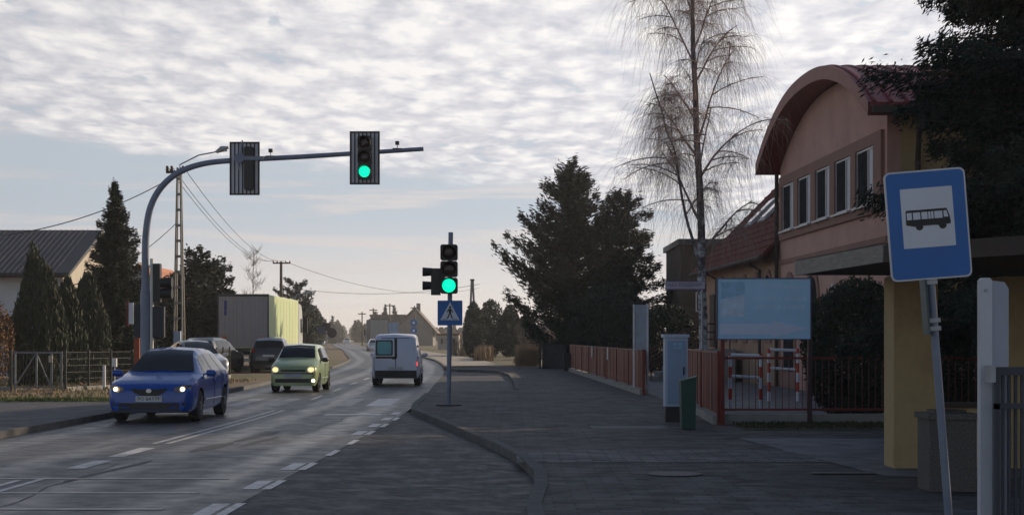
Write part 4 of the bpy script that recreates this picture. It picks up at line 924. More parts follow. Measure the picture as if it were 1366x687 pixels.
mb = MB(); c = at(322,213,Ym); mb.tube([(c.x-.02,Ym-.32,c.z-.30),(c.x+.08,Ym-.33,c.z+.46)], .02, 6); mb.box(c.x-.10,c.x+.62,Ym-.34,Ym-.30,c.z-.05,c.z+.05); mb.disc((c.x,Ym-.33,c.z), .13, .05); mb.build('arm_clamp', M['steelpaint'], s2)
for px, py, lb in ((361,205,'small detector on the arm just right of the rear-facing signal'),(530,195,'small detector on the outer end of the arm')):
    c = at(px,py,Ym); t = thing('traffic_detector', lb, 'sensor', (c.x,Ym,c.z), 'detectors on the arm'); mb = MB(); mb.tube([(c.x,Ym,c.z-.06),(c.x,Ym,c.z+.06)], .012, 6); mb.build('stem', M['steel'], t)
    mb = MB(); mb.box(c.x-.05,c.x+.05,Ym-.06,Ym+.06,c.z+.03,c.z+.12); mb.box(c.x-.12,c.x+.12,Ym-.05,Ym+.05,c.z-.10,c.z-.06); mb.build('housing', M['dark'], t)
# side heads on the mast
t = thing('mast_signal', 'dark traffic signal heads clamped to the right side of the mast', 'traffic light', (base_x+.42,Ym,2.7))
mb = MB(); mb.box(base_x+.22,base_x+.40,Ym-.12,Ym+.12,2.62,3.62); hs = mb.build('signal_housing', M['dark'], t)
mb = MB()
for z in (2.82,3.10): mb.lathe([(.13,0),(.15,.30)], (base_x+.40,Ym,z+.02), 'x', 14)
mb.build('visor', M['dark'], hs)
mb = MB(); mb.box(base_x+.20,base_x+.50,Ym-.08,Ym+.08,1.70,2.50); mb.build('lower_board', mat('dark_blue_board', (.014,.019,.035), .5), t)
mb = MB()
for z in (2.55,3.55): mb.box(base_x+.08,base_x+.22,Ym-.03,Ym+.03,z-.03,z+.03)
mb.build('bracket', M['steel'], t)
t = thing('side_board', 'dark blue board with a red and white plate left of the mast foot', 'sign', (base_x-.3,Ym+.1,.1))
mb = MB(); mb.box(base_x-.30,base_x-.12,Ym,Ym+.06,1.7,2.55); mb.build('panel', MATS['dark_blue_board'], t)
mb = MB(); mb.box(base_x-.44,base_x-.32,Ym+.02,Ym+.06,2.05,2.6); mb.build('plate', M['white'], t); mb = MB(); mb.box(base_x-.50,base_x-.445,Ym+.02,Ym+.06,2.0,2.65); mb.build('plate_edge', MATS['red_fence_paint'], t)
mb = MB(); mb.box(base_x-.32,base_x-.18,Ym+.1,Ym+.16,.1,1.69); mb.build('post', mat('orange_post',(.36,.08,.03),.6), t)

# roadside signal
xs, ysg = -1.46, 38.5
t = thing('roadside_signal', 'traffic signal with lit green lamp on a pole above the crossing sign', 'traffic light', (xs,ysg,.11))
mb = MB(); mb.tube([(xs-.02,ysg,.1),(xs+.03,ysg,4.15)], .055, 12); mb.build('pole', M['steelpaint'], t, smooth=True)
mb = MB(); mb.disc((xs-.02,ysg,.125), .30, .02, 'z'); mb.build('foot_plate', mat('foot_soil', (.04,.035,.03), .9, 0, .3), t)
c = at(599.5,359.5,ysg); signal_head(t, (c.x,ysg-.20,c.z), .155, .385, w_=.40)
mb = MB(); zt_ = c.z
mb.box(c.x-.42,c.x-.205,ysg-.22,ysg-.0,zt_-.60,zt_+.02); mb.box(c.x-.205,c.x-.1,ysg-.15,ysg-.09,zt_-.5,zt_-.1); sh = mb.build('side_housing', M['dark'], t)
mb = MB()
for z in (zt_-.06,zt_-.38): mb.lathe([(.09,0),(.105,-.22)], (c.x-.40,ysg-.11,z), 'x', 12)
mb.build('visor', M['dark'], sh)
cs_ = at(600.5,417.5,ysg); t2 = thing('crossing_sign', 'blue square pedestrian crossing sign on the signal pole', 'sign', (cs_.x,ysg-.1,cs_.z-.29))
mb = MB(); h_ = .29; mb.prism(rrect(cs_.x-h_,cs_.x+h_,cs_.z-h_,cs_.z+h_,.02,3), 'y', ysg-.10, ysg-.085); pn = mb.build('panel', M['bluesign'], t2)
mb = MB(); mb.prism([(cs_.x-.225,cs_.z-.165),(cs_.x+.225,cs_.z-.165),(cs_.x,cs_.z+.255)], 'y', ysg-.1035, ysg-.1005); mb.build('white_triangle', M['signwhite'], pn)
def PP(pts): return [(cs_.x+a, cs_.z+b) for a, b in pts]
mb = MB(); mb.prism([(cs_.x+.005+.028*math.cos(a), cs_.z+.135+.028*math.sin(a)) for a in np.linspace(0,6.283,13)[:-1]], 'y', ysg-.1065, ysg-.104)
for q in ([(-.035,.10),(.03,.10),(.028,-.015),(-.025,-.015)], [(-.022,-.02),(.008,-.02),(-.05,-.135),(-.078,-.128)], [(.0,-.02),(.028,-.02),(.07,-.135),(.042,-.135)], [(-.035,.095),(-.022,.07),(-.072,.01),(-.085,.022)], [(.028,.095),(.018,.07),(.065,.01),(.08,.02)]):
    mb.prism(PP(q), 'y', ysg-.1065, ysg-.104)
for a in (-.15,-.09,.09,.14): mb.prism(PP([(a-.02,-.15),(a+.02,-.15),(a+.022,-.135),(a-.01,-.135)]), 'y', ysg-.1065, ysg-.104)
mb.build('walker_symbol', M['signblack'], pn)
mb = MB(); mb.box(cs_.x-.04,cs_.x+.06,ysg-.084,ysg-.04,cs_.z-.02,cs_.z+.02); mb.build('bracket', M['steel'], t2)

# ------------------------------------------------------------------ poles and wires
Yp = 66.; c0 = at(239,450,Yp)
t = thing('lattice_power_pole', 'tall tapering concrete lattice power pole with insulators behind the mast', 'power pole', (c0.x,Yp,.09))
mb = MB(); zt_ = 1.7+(450-224)*Yp/FPX
for s in (-1,1):
    for y in (-.18,.18): mb.bar((c0.x+s*.19,Yp+y*1.6,.09), (c0.x+s*.06,Yp+y*.4,zt_), .06, .06)
k = 0; z = .6
while z < zt_-.3:
    q = z/zt_; w1 = .19*(1-q)+.06*q; mb.bar((c0.x-w1,Yp-.2*(1-q)-.05,z), (c0.x+w1,Yp-.2*(1-q)-.05,z), .06, .09); mb.bar((c0.x-w1,Yp+.2*(1-q)+.05,z), (c0.x+w1,Yp+.2*(1-q)+.05,z), .06, .09); z += .62
mb.build('legs', mat('pole_concrete', (.30,.28,.25), .9, 0, .2, 4), t)
mb = MB(); mb.box(c0.x-.52,c0.x+.22,Yp-.06,Yp+.06,zt_-.22,zt_-.12); mb.build('crossarm', M['brown'], t)
for dx in (-.48,-.30,.15):
    mb = MB(); mb.lathe([(.05,0),(.07,.06),(.04,.10),(.065,.14),(.03,.2)], (c0.x+dx,Yp,zt_-.12), 'z', 10); mb.build('insulator', M['insul'], t)
mb = MB(); mb.box(c0.x-.12,c0.x+.15,Yp-.5,Yp-.3,1.35,1.95); mb.build('meter_box', M['cabinet'], t)
a = at(240,220,Yp); b = at(290,202.5,Yp); h1 = at(305,197,Yp)
t3 = thing('street_lamp', 'street lamp on a thin arm fixed to the lattice power pole', 'street lamp', tuple(a))
mb = MB(); mb.tube([a-Vector((0,0,.5)), a, a.lerp(b,.5)+Vector((0,0,.12)), b], .028, 6); mb.build('arm', M['steel'], t3)
mb = MB(); mb.tube([b-Vector((.05,0,.02)), b.lerp(h1,.4)+Vector((0,0,.04)), h1], [.06,.12,.05], 10); mb.build('lamp_head', M['steel'], t3, smooth=True)
mb = MB(); q = b.lerp(h1,.55); mb.tube([q-Vector((.13,0,.06)), q+Vector((.15,0,-.03))], [.06,.05], 8); mb.build('lens', M['head'], t3)
Yq = 150.; cq = at(375,450,Yq); zq = 1.7+(450-349)*Yq/FPX
t = thing('power_pole', 'dark wooden power pole with a T-shaped crossarm beyond the trailer', 'power pole', (cq.x,Yq,.09))
mb = MB(); mb.tube([(cq.x,Yq,.09),(cq.x,Yq,zq)], [.17,.12], 8); mb.build('pole', M['brown'], t)
mb = MB(); mb.box(cq.x-.75,cq.x+.85,Yq-.06,Yq+.06,zq-.20,zq-.08); mb.build('crossarm', M['brown'], t)
for dx in (-.7,-.35,.45,.8): mb = MB(); mb.lathe([(.06,0),(.08,.08),(.04,.18)], (cq.x+dx,Yq,zq-.08), 'z', 8); mb.build('insulator', M['insul'], t)
def wire(label, a, b, sag, r_=.014, group=None):
    a = Vector(a); b = Vector(b); mb = MB(); P = [a.lerp(b,u)-Vector((0,0,sag*4*u*(1-u))) for u in np.linspace(0,1,24)]
    mb.tube(P, r_, 4); tag(mb.build('overhead_wire', M['wire']), label, 'wire', group)
top = Vector((c0.x,Yp,zt_))
for i, dx in enumerate((-.48,-.30,.15)):
    wire('slack overhead wire running from the lattice pole down to the T-shaped pole', top+Vector((dx,0,.06)), (cq.x+(-.7,-.35,.45)[i],Yq,zq+.1), 1.2, .016, 'wires between the two power poles')
wire('overhead cable from the lattice pole to the upper left house', top+Vector((-.3,0,-.4)), at(-40,318,60), .5, .018)
wire('lower service cable from the lattice pole toward the left garden', top+Vector((-.1,0,-2.2)), at(60,385,62), .6, .014)
wire('long thin wire crossing the far sky over the road', at(385,384,Yq)+Vector((0,0,0)), at(640,379,150), .7, .018)
wire('thin wire from the T-shaped pole across the far road bend', (cq.x+.4,Yq,zq), at(640,384,210), 1.6, .02)
t = thing('far_power_pole', 'small A-shaped far power pole above the shrubs right of the crossing sign', 'power pole', tuple(at(630,450,150))[:2]+(0,))
c = at(630,373,150); mb = MB(); mb.tube([(c.x-.35,150,0),(c.x-.05,150,c.z)], .11, 6); mb.tube([(c.x+.35,150,0),(c.x+.05,150,c.z)], .11, 6); mb.build('legs', M['wood'], t); mb = MB(); mb.box(c.x-.2,c.x+.2,149.9,150.1,c.z-.1,c.z+.05); mb.build('cap', M['brown'], t)
for i, (px, py, Y) in enumerate(((412,391,150),(419,409,215))):
    c = at(px,py,Y); t = thing('street_lamp', ['nearer small street lamp above the trees beyond the trailer','farther small street lamp above the trees beyond the trailer'][i], 'street lamp', (c.x-1.2,Y,.09), 'street lamps along the far road')
    mb = MB(); mb.tube([(c.x-1.3,Y,.09),(c.x-1.3,Y,c.z-.5),(c.x-1.1,Y,c.z-.15),(c.x-.3,Y,c.z)], .07, 6); mb.build('pole', M['steelpaint'], t)
    mb = MB(); mb.tube([(c.x-.4,Y,c.z),(c.x+.35,Y,c.z+.05)], [.10,.14], 8); mb.build('lamp_head', M['steel'], t)
for i, (px, yt) in enumerate(((483,416),(498,411),(520,405),(553,408))):
    Y = 330.; c = at(px,yt,Y); t = thing('far_pole', 'tiny pole on the skyline behind the grey lorry, '+['leftmost','second from left','the tallest one','right above the gabled house'][i], 'power pole', (c.x,Y,0), 'tiny poles on the skyline')
    mb = MB(); mb.tube([(c.x,Y,0),(c.x,Y,c.z)], .13, 5); mb.build('pole', M['brown'], t); mb = MB(); mb.box(c.x-.8,c.x+.8,Y-.1,Y+.1,c.z-.5,c.z-.3); mb.build('crossarm', M['brown'], t)

# ------------------------------------------------------------------ left house, fence
t = thing('white_house', 'white house with a dark sheet roof and a sunlit gable at the far left', 'house', (-25,72,.09))
xg, y0h, yr, y1h = -19.2, 70.4, 75.4, 80.4
mb = MB(); mb.prism([(y0h,.05),(y1h,.05),(y1h,4.5),(yr,6.25),(y0h,4.5)], 'x', -34, xg); wl = mb.build('wall', M['plasterw'], t)
mb = MB(); mb.prism([(y0h,.09),(y1h,.09),(y1h,4.45),(yr,6.2),(y0h,4.45)], 'x', xg+.002, xg+.03); mb.build('gable_cladding', M['cream'], wl)
mb = MB(); mb.prism([(y0h-.7,4.28),(yr,6.42),(y1h+.7,4.28),(y1h+.7,4.43),(yr,6.60),(y0h-.7,4.43)], 'x', -34.5, xg+.5); rf = mb.build('roof', M['roofdark'], t)
mb = MB()
for k in range(62): x = -34.4+k*.246; mb.bar((x,y0h-.7,4.445),(x,yr,6.615),.03,.02)
mb.build('roof_rib', M['roofdark'], rf)['kind'] = 'stuff'
mb = MB(); mb.tube([(-34.5,y0h-.78,4.3),(xg+.5,y0h-.78,4.3)], .08, 6); mb.build('gutter', M['brown'], rf)
for yw in (73.2,76.6):
    mb = MB(); mb.box(xg+.032,xg+.07,yw,yw+1.1,1.3,2.7); wn = mb.build('window', M['frame'], wl); mb = MB(); mb.box(xg+.072,xg+.08,yw+.1,yw+1.0,1.4,2.6); mb.build('pane', M['pane'], wn)
for xw in (-22.5,-26): 
    mb = MB(); mb.box(xw,xw+1.3,y0h-.06,y0h-.003,1.4,2.7); wn = mb.build('window', M['frame'], wl); mb = MB(); mb.box(xw+.1,xw+1.2,y0h-.075,y0h-.062,1.5,2.6); mb.build('pane', M['pane'], wn)
# second small house gable peeking between spruce and lattice pole
t = thing('orange_gabled_house', 'small house with an orange roof showing between the mast and the lattice pole', 'house', (-20.5,96,.09))
mb = MB(); mb.prism([(-23.6,.05),(-19.4,.05),(-19.4,3.6),(-21.5,5.6),(-23.6,3.6)], 'y', 95, 104); mb.build('wall', M['plasterw'], t)
mb = MB(); mb.prism([(-24.1,3.2),(-21.5,5.75),(-18.9,3.2),(-18.9,3.4),(-21.5,5.95),(-24.1,3.4)], 'y', 94.6, 104.4); mb.build('roof', mat('orange_tiles', (.42,.14,.06), .7), t)
# garden gate and fence
t = thing('garden_gate', 'galvanised garden gate frame with diagonal braces at the left', 'gate', (-14.4,49.8,.09))
g0, g1, yg = at(20,0,49.8).x, at(82,0,49.8).x, 49.8; zt_ = 1.27
mb = MB()
for x in (g0,(g0+g1)/2-.05,g1-.30,g1): mb.box(x-.028,x+.028,yg-.03,yg+.03,.09 if x in (g0,g1) else .18,zt_)
mb.box(g0+.03,g1-.03,yg-.028,yg+.028,zt_-.055,zt_-.001); mb.box(g0+.03,g1-.03,yg-.028,yg+.028,.18,.22); mb.build('frame', mat('gate_steel', (.17,.18,.19), .5, .4, .2, 6), t)
mb = MB(); mb.bar((g0+.03,yg-.05,.25),((g0+g1)/2-.08,yg-.05,1.18),.03); mb.bar(((g0+g1)/2-.02,yg-.05,1.18),(g1-.33,yg-.05,.25),.03); mb.build('brace', mat('gate_steel', (.17,.18,.19), .5, .4, .2, 6), t)
mb = MB()
for k in range(14): x = g0+.05+k*(g1-g0-.1)/13; mb.bar((x,yg,.23),(x,yg,1.21),.008)
for k in range(6): mb.bar((g0,yg+.01,.3+k*.16),(g1,yg+.01,.3+k*.16),.008)
mb.build('wire_mesh', mat('dark_wire', (.025,.028,.025), .5), t)
def wire_fence(label, x0, x1, y0, y1, m_):
    t = thing('wire_fence', label, 'fence', ((x0+x1)/2,(y0+y1)/2,.09), 'garden fences on the left'); a = Vector((x0,y0,0)); b = Vector((x1,y1,0)); n = max(2, int((b-a).length/1.25)+1)
    for k in range(n+1): p = a.lerp(b,k/n); mb = MB(); mb.box(p.x-.03,p.x+.03,p.y-.03,p.y+.03,.09,1.32); mb.build('post', m_, t)
    mb = MB(); L = int((b-a).length/.10)
    for k in range(L): p = a.lerp(b,(k+.5)/L); mb.bar((p.x,p.y,.22),(p.x,p.y,1.26),.012)
    for k in range(6): z = .25+k*.2; mb.bar((a.x,a.y+.012,z),(b.x,b.y+.012,z),.016)
    mb.build('wire_mesh', MATS['dark_wire'], t)
    mb = MB(); mb.bar((x0,y0,.14),(x1,y1,.14),.10,.14); mb.build('plinth', M['conc'], t)
wire_fence('dark wire fence left of the garden gate', -19.5, g0-.12, 50.2, yg, MATS['dark_wire'])
wire_fence('dark wire fence between the garden gate and the white pillar', g1+.12, -12.2, yg, 53.0, MATS['dark_wire'])
wire_fence('dark wire fence behind the blue car', -11.95, -11.3, 53.2, 66.0, MATS['dark_wire'])
for i, (px, y0_, y1_, wd) in enumerate(((139,487,521,.07),(153,478,489,.11))):
    c = at(px,y0_,51.); mb = MB(); mb.tube([(c.x,51,at(px,y1_,51.).z),(c.x,51,c.z)], wd/1.4, 8) 
    if i: mb.tube([(c.x,51,.09),(c.x,51,c.z)], .015, 5)
    tag(mb.build('garden_post', M['white']), ['short white post at the end of the dark wire fence','small white lantern on a thin stem behind the blue car'][i], 'post')
mb = MB(); mb.box(g1-.36,g1-.24,yg-.12,yg-.06,.95,1.15); tag(mb.build('letter_tag', M['cream']), 'small cream tag hung on the garden gate', 'tag')
rg = random.Random(4)
for k in range(10):
    p = (rg.uniform(-15,-10.5), rg.uniform(45,57)); r_ = rg.uniform(.1,.28); mb = MB(); mb.lathe([(r_,-.02),(r_*.8,r_*.25),(r_*.3,r_*.42)], (p[0],p[1],.09), 'z', 7)
    mb.v = [(a+rg.uniform(-.04,.04),b+rg.uniform(-.04,.04),c) for a,b,c in mb.v]; tag(mb.build('dirt_clod', mat('soil_clod', (.20,.13,.08), .95, 0, .3)), 'brown lump of soil on the dirt verge by the garden fence', 'soil', 'lumps of soil on the verge')

# ------------------------------------------------------------------ cars
def interp(keys, s): return float(np.interp(s, [k[0] for k in keys], [k[1] for k in keys]))
class Car: pass
def make_car(name, label, L, Wd, H, zt, zb, wp, roofhalf, paint, wheels, rw, glass_s, wind, rearw=None, group=None, zs=.2, nose_sink=.0, bumper=None):
    """front towards -y, local origin mid-length on the ground; s is metres from the nose"""
    C = Car(); t = thing(name, label, 'car', (0,0,0), group); C.t = t
    hw = lambda s: interp(wp, s)*Wd/2
    ZT = lambda s: interp(zt, s)
    ZB = lambda s: min(interp(zb, s), ZT(s)-.03)
    def sec(s):
        w_ = hw(s); b_ = ZB(s); tt = ZT(s); q = np.clip((tt-b_)/(H-1.0 if H > 1.3 else .4), 0, 1); wr = (1-q)*w_*.90+q*min(roofhalf, w_*.95); rr = min(.07, (tt-b_)*.45)
        return [(0,zs),(w_*.90,zs),(w_*.975,zs+.10),(w_,zs+.30*(b_-zs)+.05),(w_*1.0,b_-.16*(b_-zs)),(w_*.965,b_),(wr,tt-rr),(wr-.09,tt),(0,tt+.012+.02*q)]
    keys = sorted(set([round(x, 3) for x in list(np.linspace(0, L, 46))+[k[0] for k in zt]+[k[0] for k in wp]]))
    vs = []; n = None
    for s in keys:
        h = sec(s); ring = h+[(-a,b) for a,b in h[-2:0:-1]]; n = len(ring); vs += [(a, s-L/2, b) for a,b in ring]
    fs = [(i*n+k, i*n+(k+1)%n, (i+1)*n+(k+1)%n, (i+1)*n+k) for i in range(len(keys)-1) for k in range(n)]
    fs += [tuple(range(n))[::-1], tuple((len(keys)-1)*n+k for k in range(n))]
    mb = MB(); mb.add(vs, fs); body = mb.build('body', [paint, M['dark']], t, smooth=True)
    cut = MB()
    for s in wheels:
        for sg in (-1,1): cut.lathe([(rw+.055, sg*(Wd/2-.30)), (rw+.055, sg*(Wd/2+.25))], (0,s-L/2,rw), 'x', 28)
    co = cut.build('tmp_cut', [paint, M['dark']], None, base=(0,0,0)); co.data.polygons.foreach_set('material_index', [1]*len(co.data.polygons))
    md = body.modifiers.new('b', 'BOOLEAN'); md.object = co; md.operation = 'DIFFERENCE'; md.solver = 'EXACT'
    bpy.context.view_layer.update(); me = bpy.data.meshes.new_from_object(body.evaluated_get(bpy.context.evaluated_depsgraph_get()))
    body.modifiers.clear(); body.data = me; bpy.data.objects.remove(co)
    me.set_sharp_from_angle(angle=R(38))
    C.body = body; C.L = L; C.hw = hw; C.ZT = ZT; C.ZB = ZB; C.sec = sec
    # side glass
    def side_patch(name_, a0, a1, b0, b1, v0=.07, v1=.93):
        for sg in (-1,1):
            m_ = MB(); v = []; nu, nv = 6, 3
            for j in range(nv+1):
                vv = v0+(v1-v0)*j/nv
                for i in range(nu+1):
                    s = (a0+(a1-a0)*i/nu)*(1-j/nv)+(b0+(b1-b0)*i/nu)*(j/nv); h = sec(s); p = (h[5][0]*(1-vv)+h[6][0]*vv, h[5][1]*(1-vv)+h[6][1]*vv)
                    v.append((sg*(p[0]+.008), s-L/2, p[1]))
            m_.add(v, [(j*(nu+1)+i, j*(nu+1)+i+1, (j+1)*(nu+1)+i+1, (j+1)*(nu+1)+i) for j in range(nv) for i in range(nu)])
            m_.build(name_, M['glass'], body, smooth=True)
    for g in glass_s: side_patch('side_window', *g)
    def top_patch(name_, s0, s1, wf=.94, m_=M['glass']):
        q = MB(); v = []; nu, nv = 8, 5
        for j in range(nv+1):
            s = s0+(s1-s0)*j/nv; h = sec(s); w1 = h[7][0]*wf+.04; slope = (ZT(min(s+.05,L))-ZT(max(s-.05,0)))/.1; nl = math.hypot(slope,1)
            for i in range(nu+1):
                u = -1+2*i/nu; z = h[7][1]+(h[8][1]-h[7][1])*(1-abs(u)); v.append((u*w1, s-L/2-.010*slope/nl, z+.010/nl))
        q.add(v, [(j*(nu+1)+i, j*(nu+1)+i+1, (j+1)*(nu+1)+i+1, (j+1)*(nu+1)+i) for j in range(nv) for i in range(nu)]); return q.build(name_, m_, body, smooth=True)
    top_patch('windscreen', *wind)
    if rearw: top_patch('rear_window', *rearw)
    # wheels
    tyre = MB(); tyre.lathe([(rw*.62,-.09),(rw*.93,-.10),(rw,-.075),(rw,.075),(rw*.93,.10),(rw*.62,.09)], (0,0,0), 'x', 28)
    rim = MB(); rim.lathe([(rw*.62,-.085),(rw*.58,-.05),(.05,-.05),(.05,.05),(rw*.58,.05),(rw*.62,.085)], (0,0,0), 'x', 24)
    sp_ = MB()
    for k in range(7):
        a = 6.283*k/7
        for sg in (-1,1): sp_.bar((sg*.088,.03*math.cos(a),.03*math.sin(a)), (sg*.100,rw*.66*math.cos(a),rw*.66*math.sin(a)), .06, .018)
    sp_.lathe([(.05,-.09),(.05,.09)], (0,0,0), 'x', 12)
    wme = {}
    for s in wheels:
        for sg in (-1,1):
            for key, mbx, mm in (('wheel',tyre,M['rubber']),('rim',rim,M['dark']),('spokes',sp_,M['chrome'])):
                if key not in wme: o = mbx.build(key, mm, None, smooth=(key != 'spokes'), base=(0,0,0)); wme[key] = o.data
                else: o = bpy.data.objects.new(key, wme[key]); COL.objects.link(o)
                if key == 'wheel': o.parent = t; o.location = (sg*(Wd/2-.115), s-L/2, rw); wh = o
                else: o.parent = wh; o.location = (0,0,0)
                ORG[o.name] = np.zeros(3)
    # mirrors
    ms = wind[0]+.22
    for sg in (-1,1):
        m_ = MB(); w1 = hw(ms); zz = ZB(ms)+.05
        m_.lathe([(.02,-.10),(.075,-.085),(.085,0),(.075,.085),(.02,.11)], (sg*(w1+.10), ms-L/2, zz), 'x', 12); m_.bar((sg*(w1-.06),ms-L/2,zz-.04),(sg*(w1+.03),ms-L/2,zz),.05,.04)
        m_.v = [(a, ms-L/2+(b-(ms-L/2))*.75, zz+(c-zz)*.85) for a,b,c in m_.v]; m_.build('mirror', C_mirror.get(name, paint), t, smooth=True)
    # door lines
    ss = [g[0]-.03 for g in glass_s]+[glass_s[-1][1]]
    for sg in (-1,1):
        for s in ss[1:]:
            h = sec(s); m_ = MB(); P = [(sg*(p[0]+.003), s-L/2, p[1]) for p in h[2:6]]; m_.tube(P, .005, 4); m_.build('door_seam', M['dark'], body)
        m_ = MB(); sl_ = np.linspace(wheels[0]+rw+.12, wheels[1]-rw-.12, 8); m_.tube([(sg*(sec(q)[3][0]+.004), q-L/2, .42) for q in sl_], .014, 6); m_.build('side_moulding', paint, body)
        s = (ss[0]+ss[1])/2+.35; m_ = MB(); h = sec(s); m_.box(min(sg*(h[4][0]-.01),sg*(h[4][0]+.03)), max(sg*(h[4][0]-.01),sg*(h[4][0]+.03)), s-L/2, s-L/2+.17, h[4][1]-.02, h[4][1]+.015); m_.build('door_handle', paint, body)
    return C
C_mirror = {}
def nose_y(C, x, rear=False):
    L = C.L; ss = np.linspace(0, .9, 60)
    for s in ss:
        q = (L-s) if rear else s
        if C.hw(q)*.985 >= abs(x): return (L/2-s) if rear else (s-L/2)
    return (L/2-.9) if rear else (.9-L/2)
def decal(C, name, outline, m, parent=None, off=.012, thick=.05, rear=False, mirror=False):
    for sg in ((1,-1) if mirror else (1,)):
        mb = MB(); n = len(outline); d = -1 if not rear else 1
        vs = [(sg*x, nose_y(C, x, rear)+d*off, z) for x, z in outline]+[(sg*x, nose_y(C, x, rear)+d*(off-thick), z) for x, z in outline]
        mb.add(vs, [tuple(range(n)), tuple(range(2*n-1,n-1,-1))]+[(i,i+n,(i+1)%n+n,(i+1)%n) for i in range(n)]); o = mb.build(name, m, parent or C.t)
    return o
def band(C, name, x0, x1, z0, z1, m, off=.012, thick=.05, rear=False):
    mb = MB(); n = 14; d = 1 if rear else -1; vs = []
    lim = max(C.hw(s) for s in np.linspace(0, C.L, 40))*.984
    for i in range(n+1):
        x = max(-lim, min(lim, x0+(x1-x0)*i/n)); y = nose_y(C, x, rear)
        vs += [(x,y+d*off,z0),(x,y+d*off,z1),(x,y+d*(off-thick),z1),(x,y+d*(off-thick),z0)]
    fs = [(4*i+a,4*i+b,4*i+4+b,4*i+4+a) for i in range(n) for a,b in ((0,1),(1,2),(2,3),(3,0))]+[(0,1,2,3),(4*n+3,4*n+2,4*n+1,4*n)]
    mb.add(vs, fs); return mb.build(name, m, C.t)
def ell(cx_, cz_, a, b, n=14, rot=0): return [(cx_+a*math.cos(t)*math.cos(rot)-b*math.sin(t)*math.sin(rot), cz_+a*math.cos(t)*math.sin(rot)+b*math.sin(t)*math.cos(rot)) for t in np.linspace(0,2*math.pi,n+1)[:-1]]
def quad(x0,x1,z0,z1): return [(x0,z0),(x1,z0),(x1,z1),(x0,z1)]

WP = lambda L: [(0,.78),(.03,.86),(.10,.92),(.22,.965),(.5,.995),(1.2,1),(L-1.0,1),(L-.35,.975),(L-.12,.93),(L-.03,.87),(L,.82)]
# blue hatchback
L = 4.40
blue = make_car('blue_car', 'bright blue hatchback with lit headlights driving toward the camera', L, 1.74, 1.46,
  [(0,.62),(.03,.70),(.12,.76),(.35,.83),(.7,.90),(1.12,.97),(1.75,1.33),(2.05,1.42),(2.5,1.46),(3.1,1.45),(3.7,1.40),(3.95,1.30),(4.22,1.0),(4.34,.84),(4.38,.70),(4.4,.55)],
  [(0,.58),(.12,.70),(.35,.78),(.7,.84),(1.12,.90),(2.5,.94),(3.6,.99),(4.1,.97),(4.3,.80),(4.4,.50)], WP(L), .56, M['blue'], (.86,3.50), .315,
  [(1.35,2.25,1.80,2.25),(2.33,3.12,2.33,3.02),(3.18,3.72,3.10,3.50)], (1.16,1.98,.97), (3.9,4.18))
decal(blue, 'headlight', [(.48,.64),(.60,.60),(.76,.62),(.815,.69),(.80,.755),(.66,.735),(.52,.70)], mat('dim_headlight_lens', (.16,.16,.18), .15), mirror=True)
decal(blue, 'headlight_bulb', ell(.665,.668,.042,.042), M['headon'], off=.022, mirror=True)
decal(blue, 'grille', [(-.36,.69),(-.30,.60),(-.15,.535),(0,.52),(.15,.535),(.30,.60),(.36,.69),(.2,.665),(-.2,.665)], M['dark'], off=.012)
decal(blue, 'emblem', ell(0,.635,.055,.042), M['chrome'], off=.022)
band(blue, 'lower_intake', -.60,.60,.25,.395, M['dark'], off=.010); band(blue, 'lip', -.78,.78,.20,.235, M['dark'], off=.012)
for sg in (-1,1):
    decal(blue, 'bumper_vane', [(sg*.36,.30),(sg*.70,.29),(sg*.72,.345),(sg*.50,.345)], M['blue'], off=.02)
decal(blue, 'licence_plate', quad(-.26,.26,.42,.53), M['plate'], off=.03)
text_mesh('PO 8AY79', .10, .002, M['signblack'], blue.t, (0,-L/2-.033,.475))
decal(blue, 'fog_light', ell(.70,.37,.04,.03), M['dark'], off=.018, mirror=True)
decal(blue, 'wiper', [(-.5,.975),(.1,.985),(.1,.995),(-.5,.985)], M['dark'], off=-1.15, thick=.03)
blue.t.location = (-7.18, 34.9, .008); blue.t.rotation_euler.z = R(-0.5)
# pale green small car
L = 3.50; C_mirror['green_car'] = M['dark']
gr = make_car('green_car', 'small pale green car with yellow headlights following the blue car', L, 1.50, 1.47,
  [(0,.62),(.03,.72),(.12,.80),(.3,.88),(.55,.95),(.80,1.01),(1.30,1.36),(1.55,1.43),(2.0,1.47),(2.9,1.45),(3.2,1.34),(3.35,1.05),(3.45,.85),(3.5,.6)],
  [(0,.58),(.12,.74),(.3,.80),(.8,.93),(2.0,.97),(3.0,.98),(3.35,.90),(3.5,.55)], WP(L), .55, M['lime'], (.62,2.95), .28,
  [(1.05,1.78,1.42,1.78),(1.86,2.55,1.86,2.5),(2.61,3.0,2.56,2.9)], (.86,1.50,.96), (3.1,3.33))
decal(gr, 'headlight', ell(.55,.70,.125,.10), M['head'], mirror=True)
decal(gr, 'headlight_bulb', ell(.55,.70,.095,.075), mat('headlight_yellow', (1,.85,.45), .3, emit=1.1, ecol=(1,.78,.36)), off=.022, mirror=True)
band(gr, 'grille', -.38,.38,.63,.70, M['dark']); band(gr, 'lower_intake', -.55,.55,.30,.42, M['dark'])
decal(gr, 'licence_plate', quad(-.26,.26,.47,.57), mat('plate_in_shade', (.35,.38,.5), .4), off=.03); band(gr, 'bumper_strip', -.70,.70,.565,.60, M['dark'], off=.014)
mb = MB(); mb.disc((.62,-L/2+.02,.36), .05, .05, 'y', 14); mb.build('fog_light', M['headon2'], gr.t)
gr.t.location = (-6.72, 52.6, .008); gr.t.rotation_euler.z = R(-1.0)
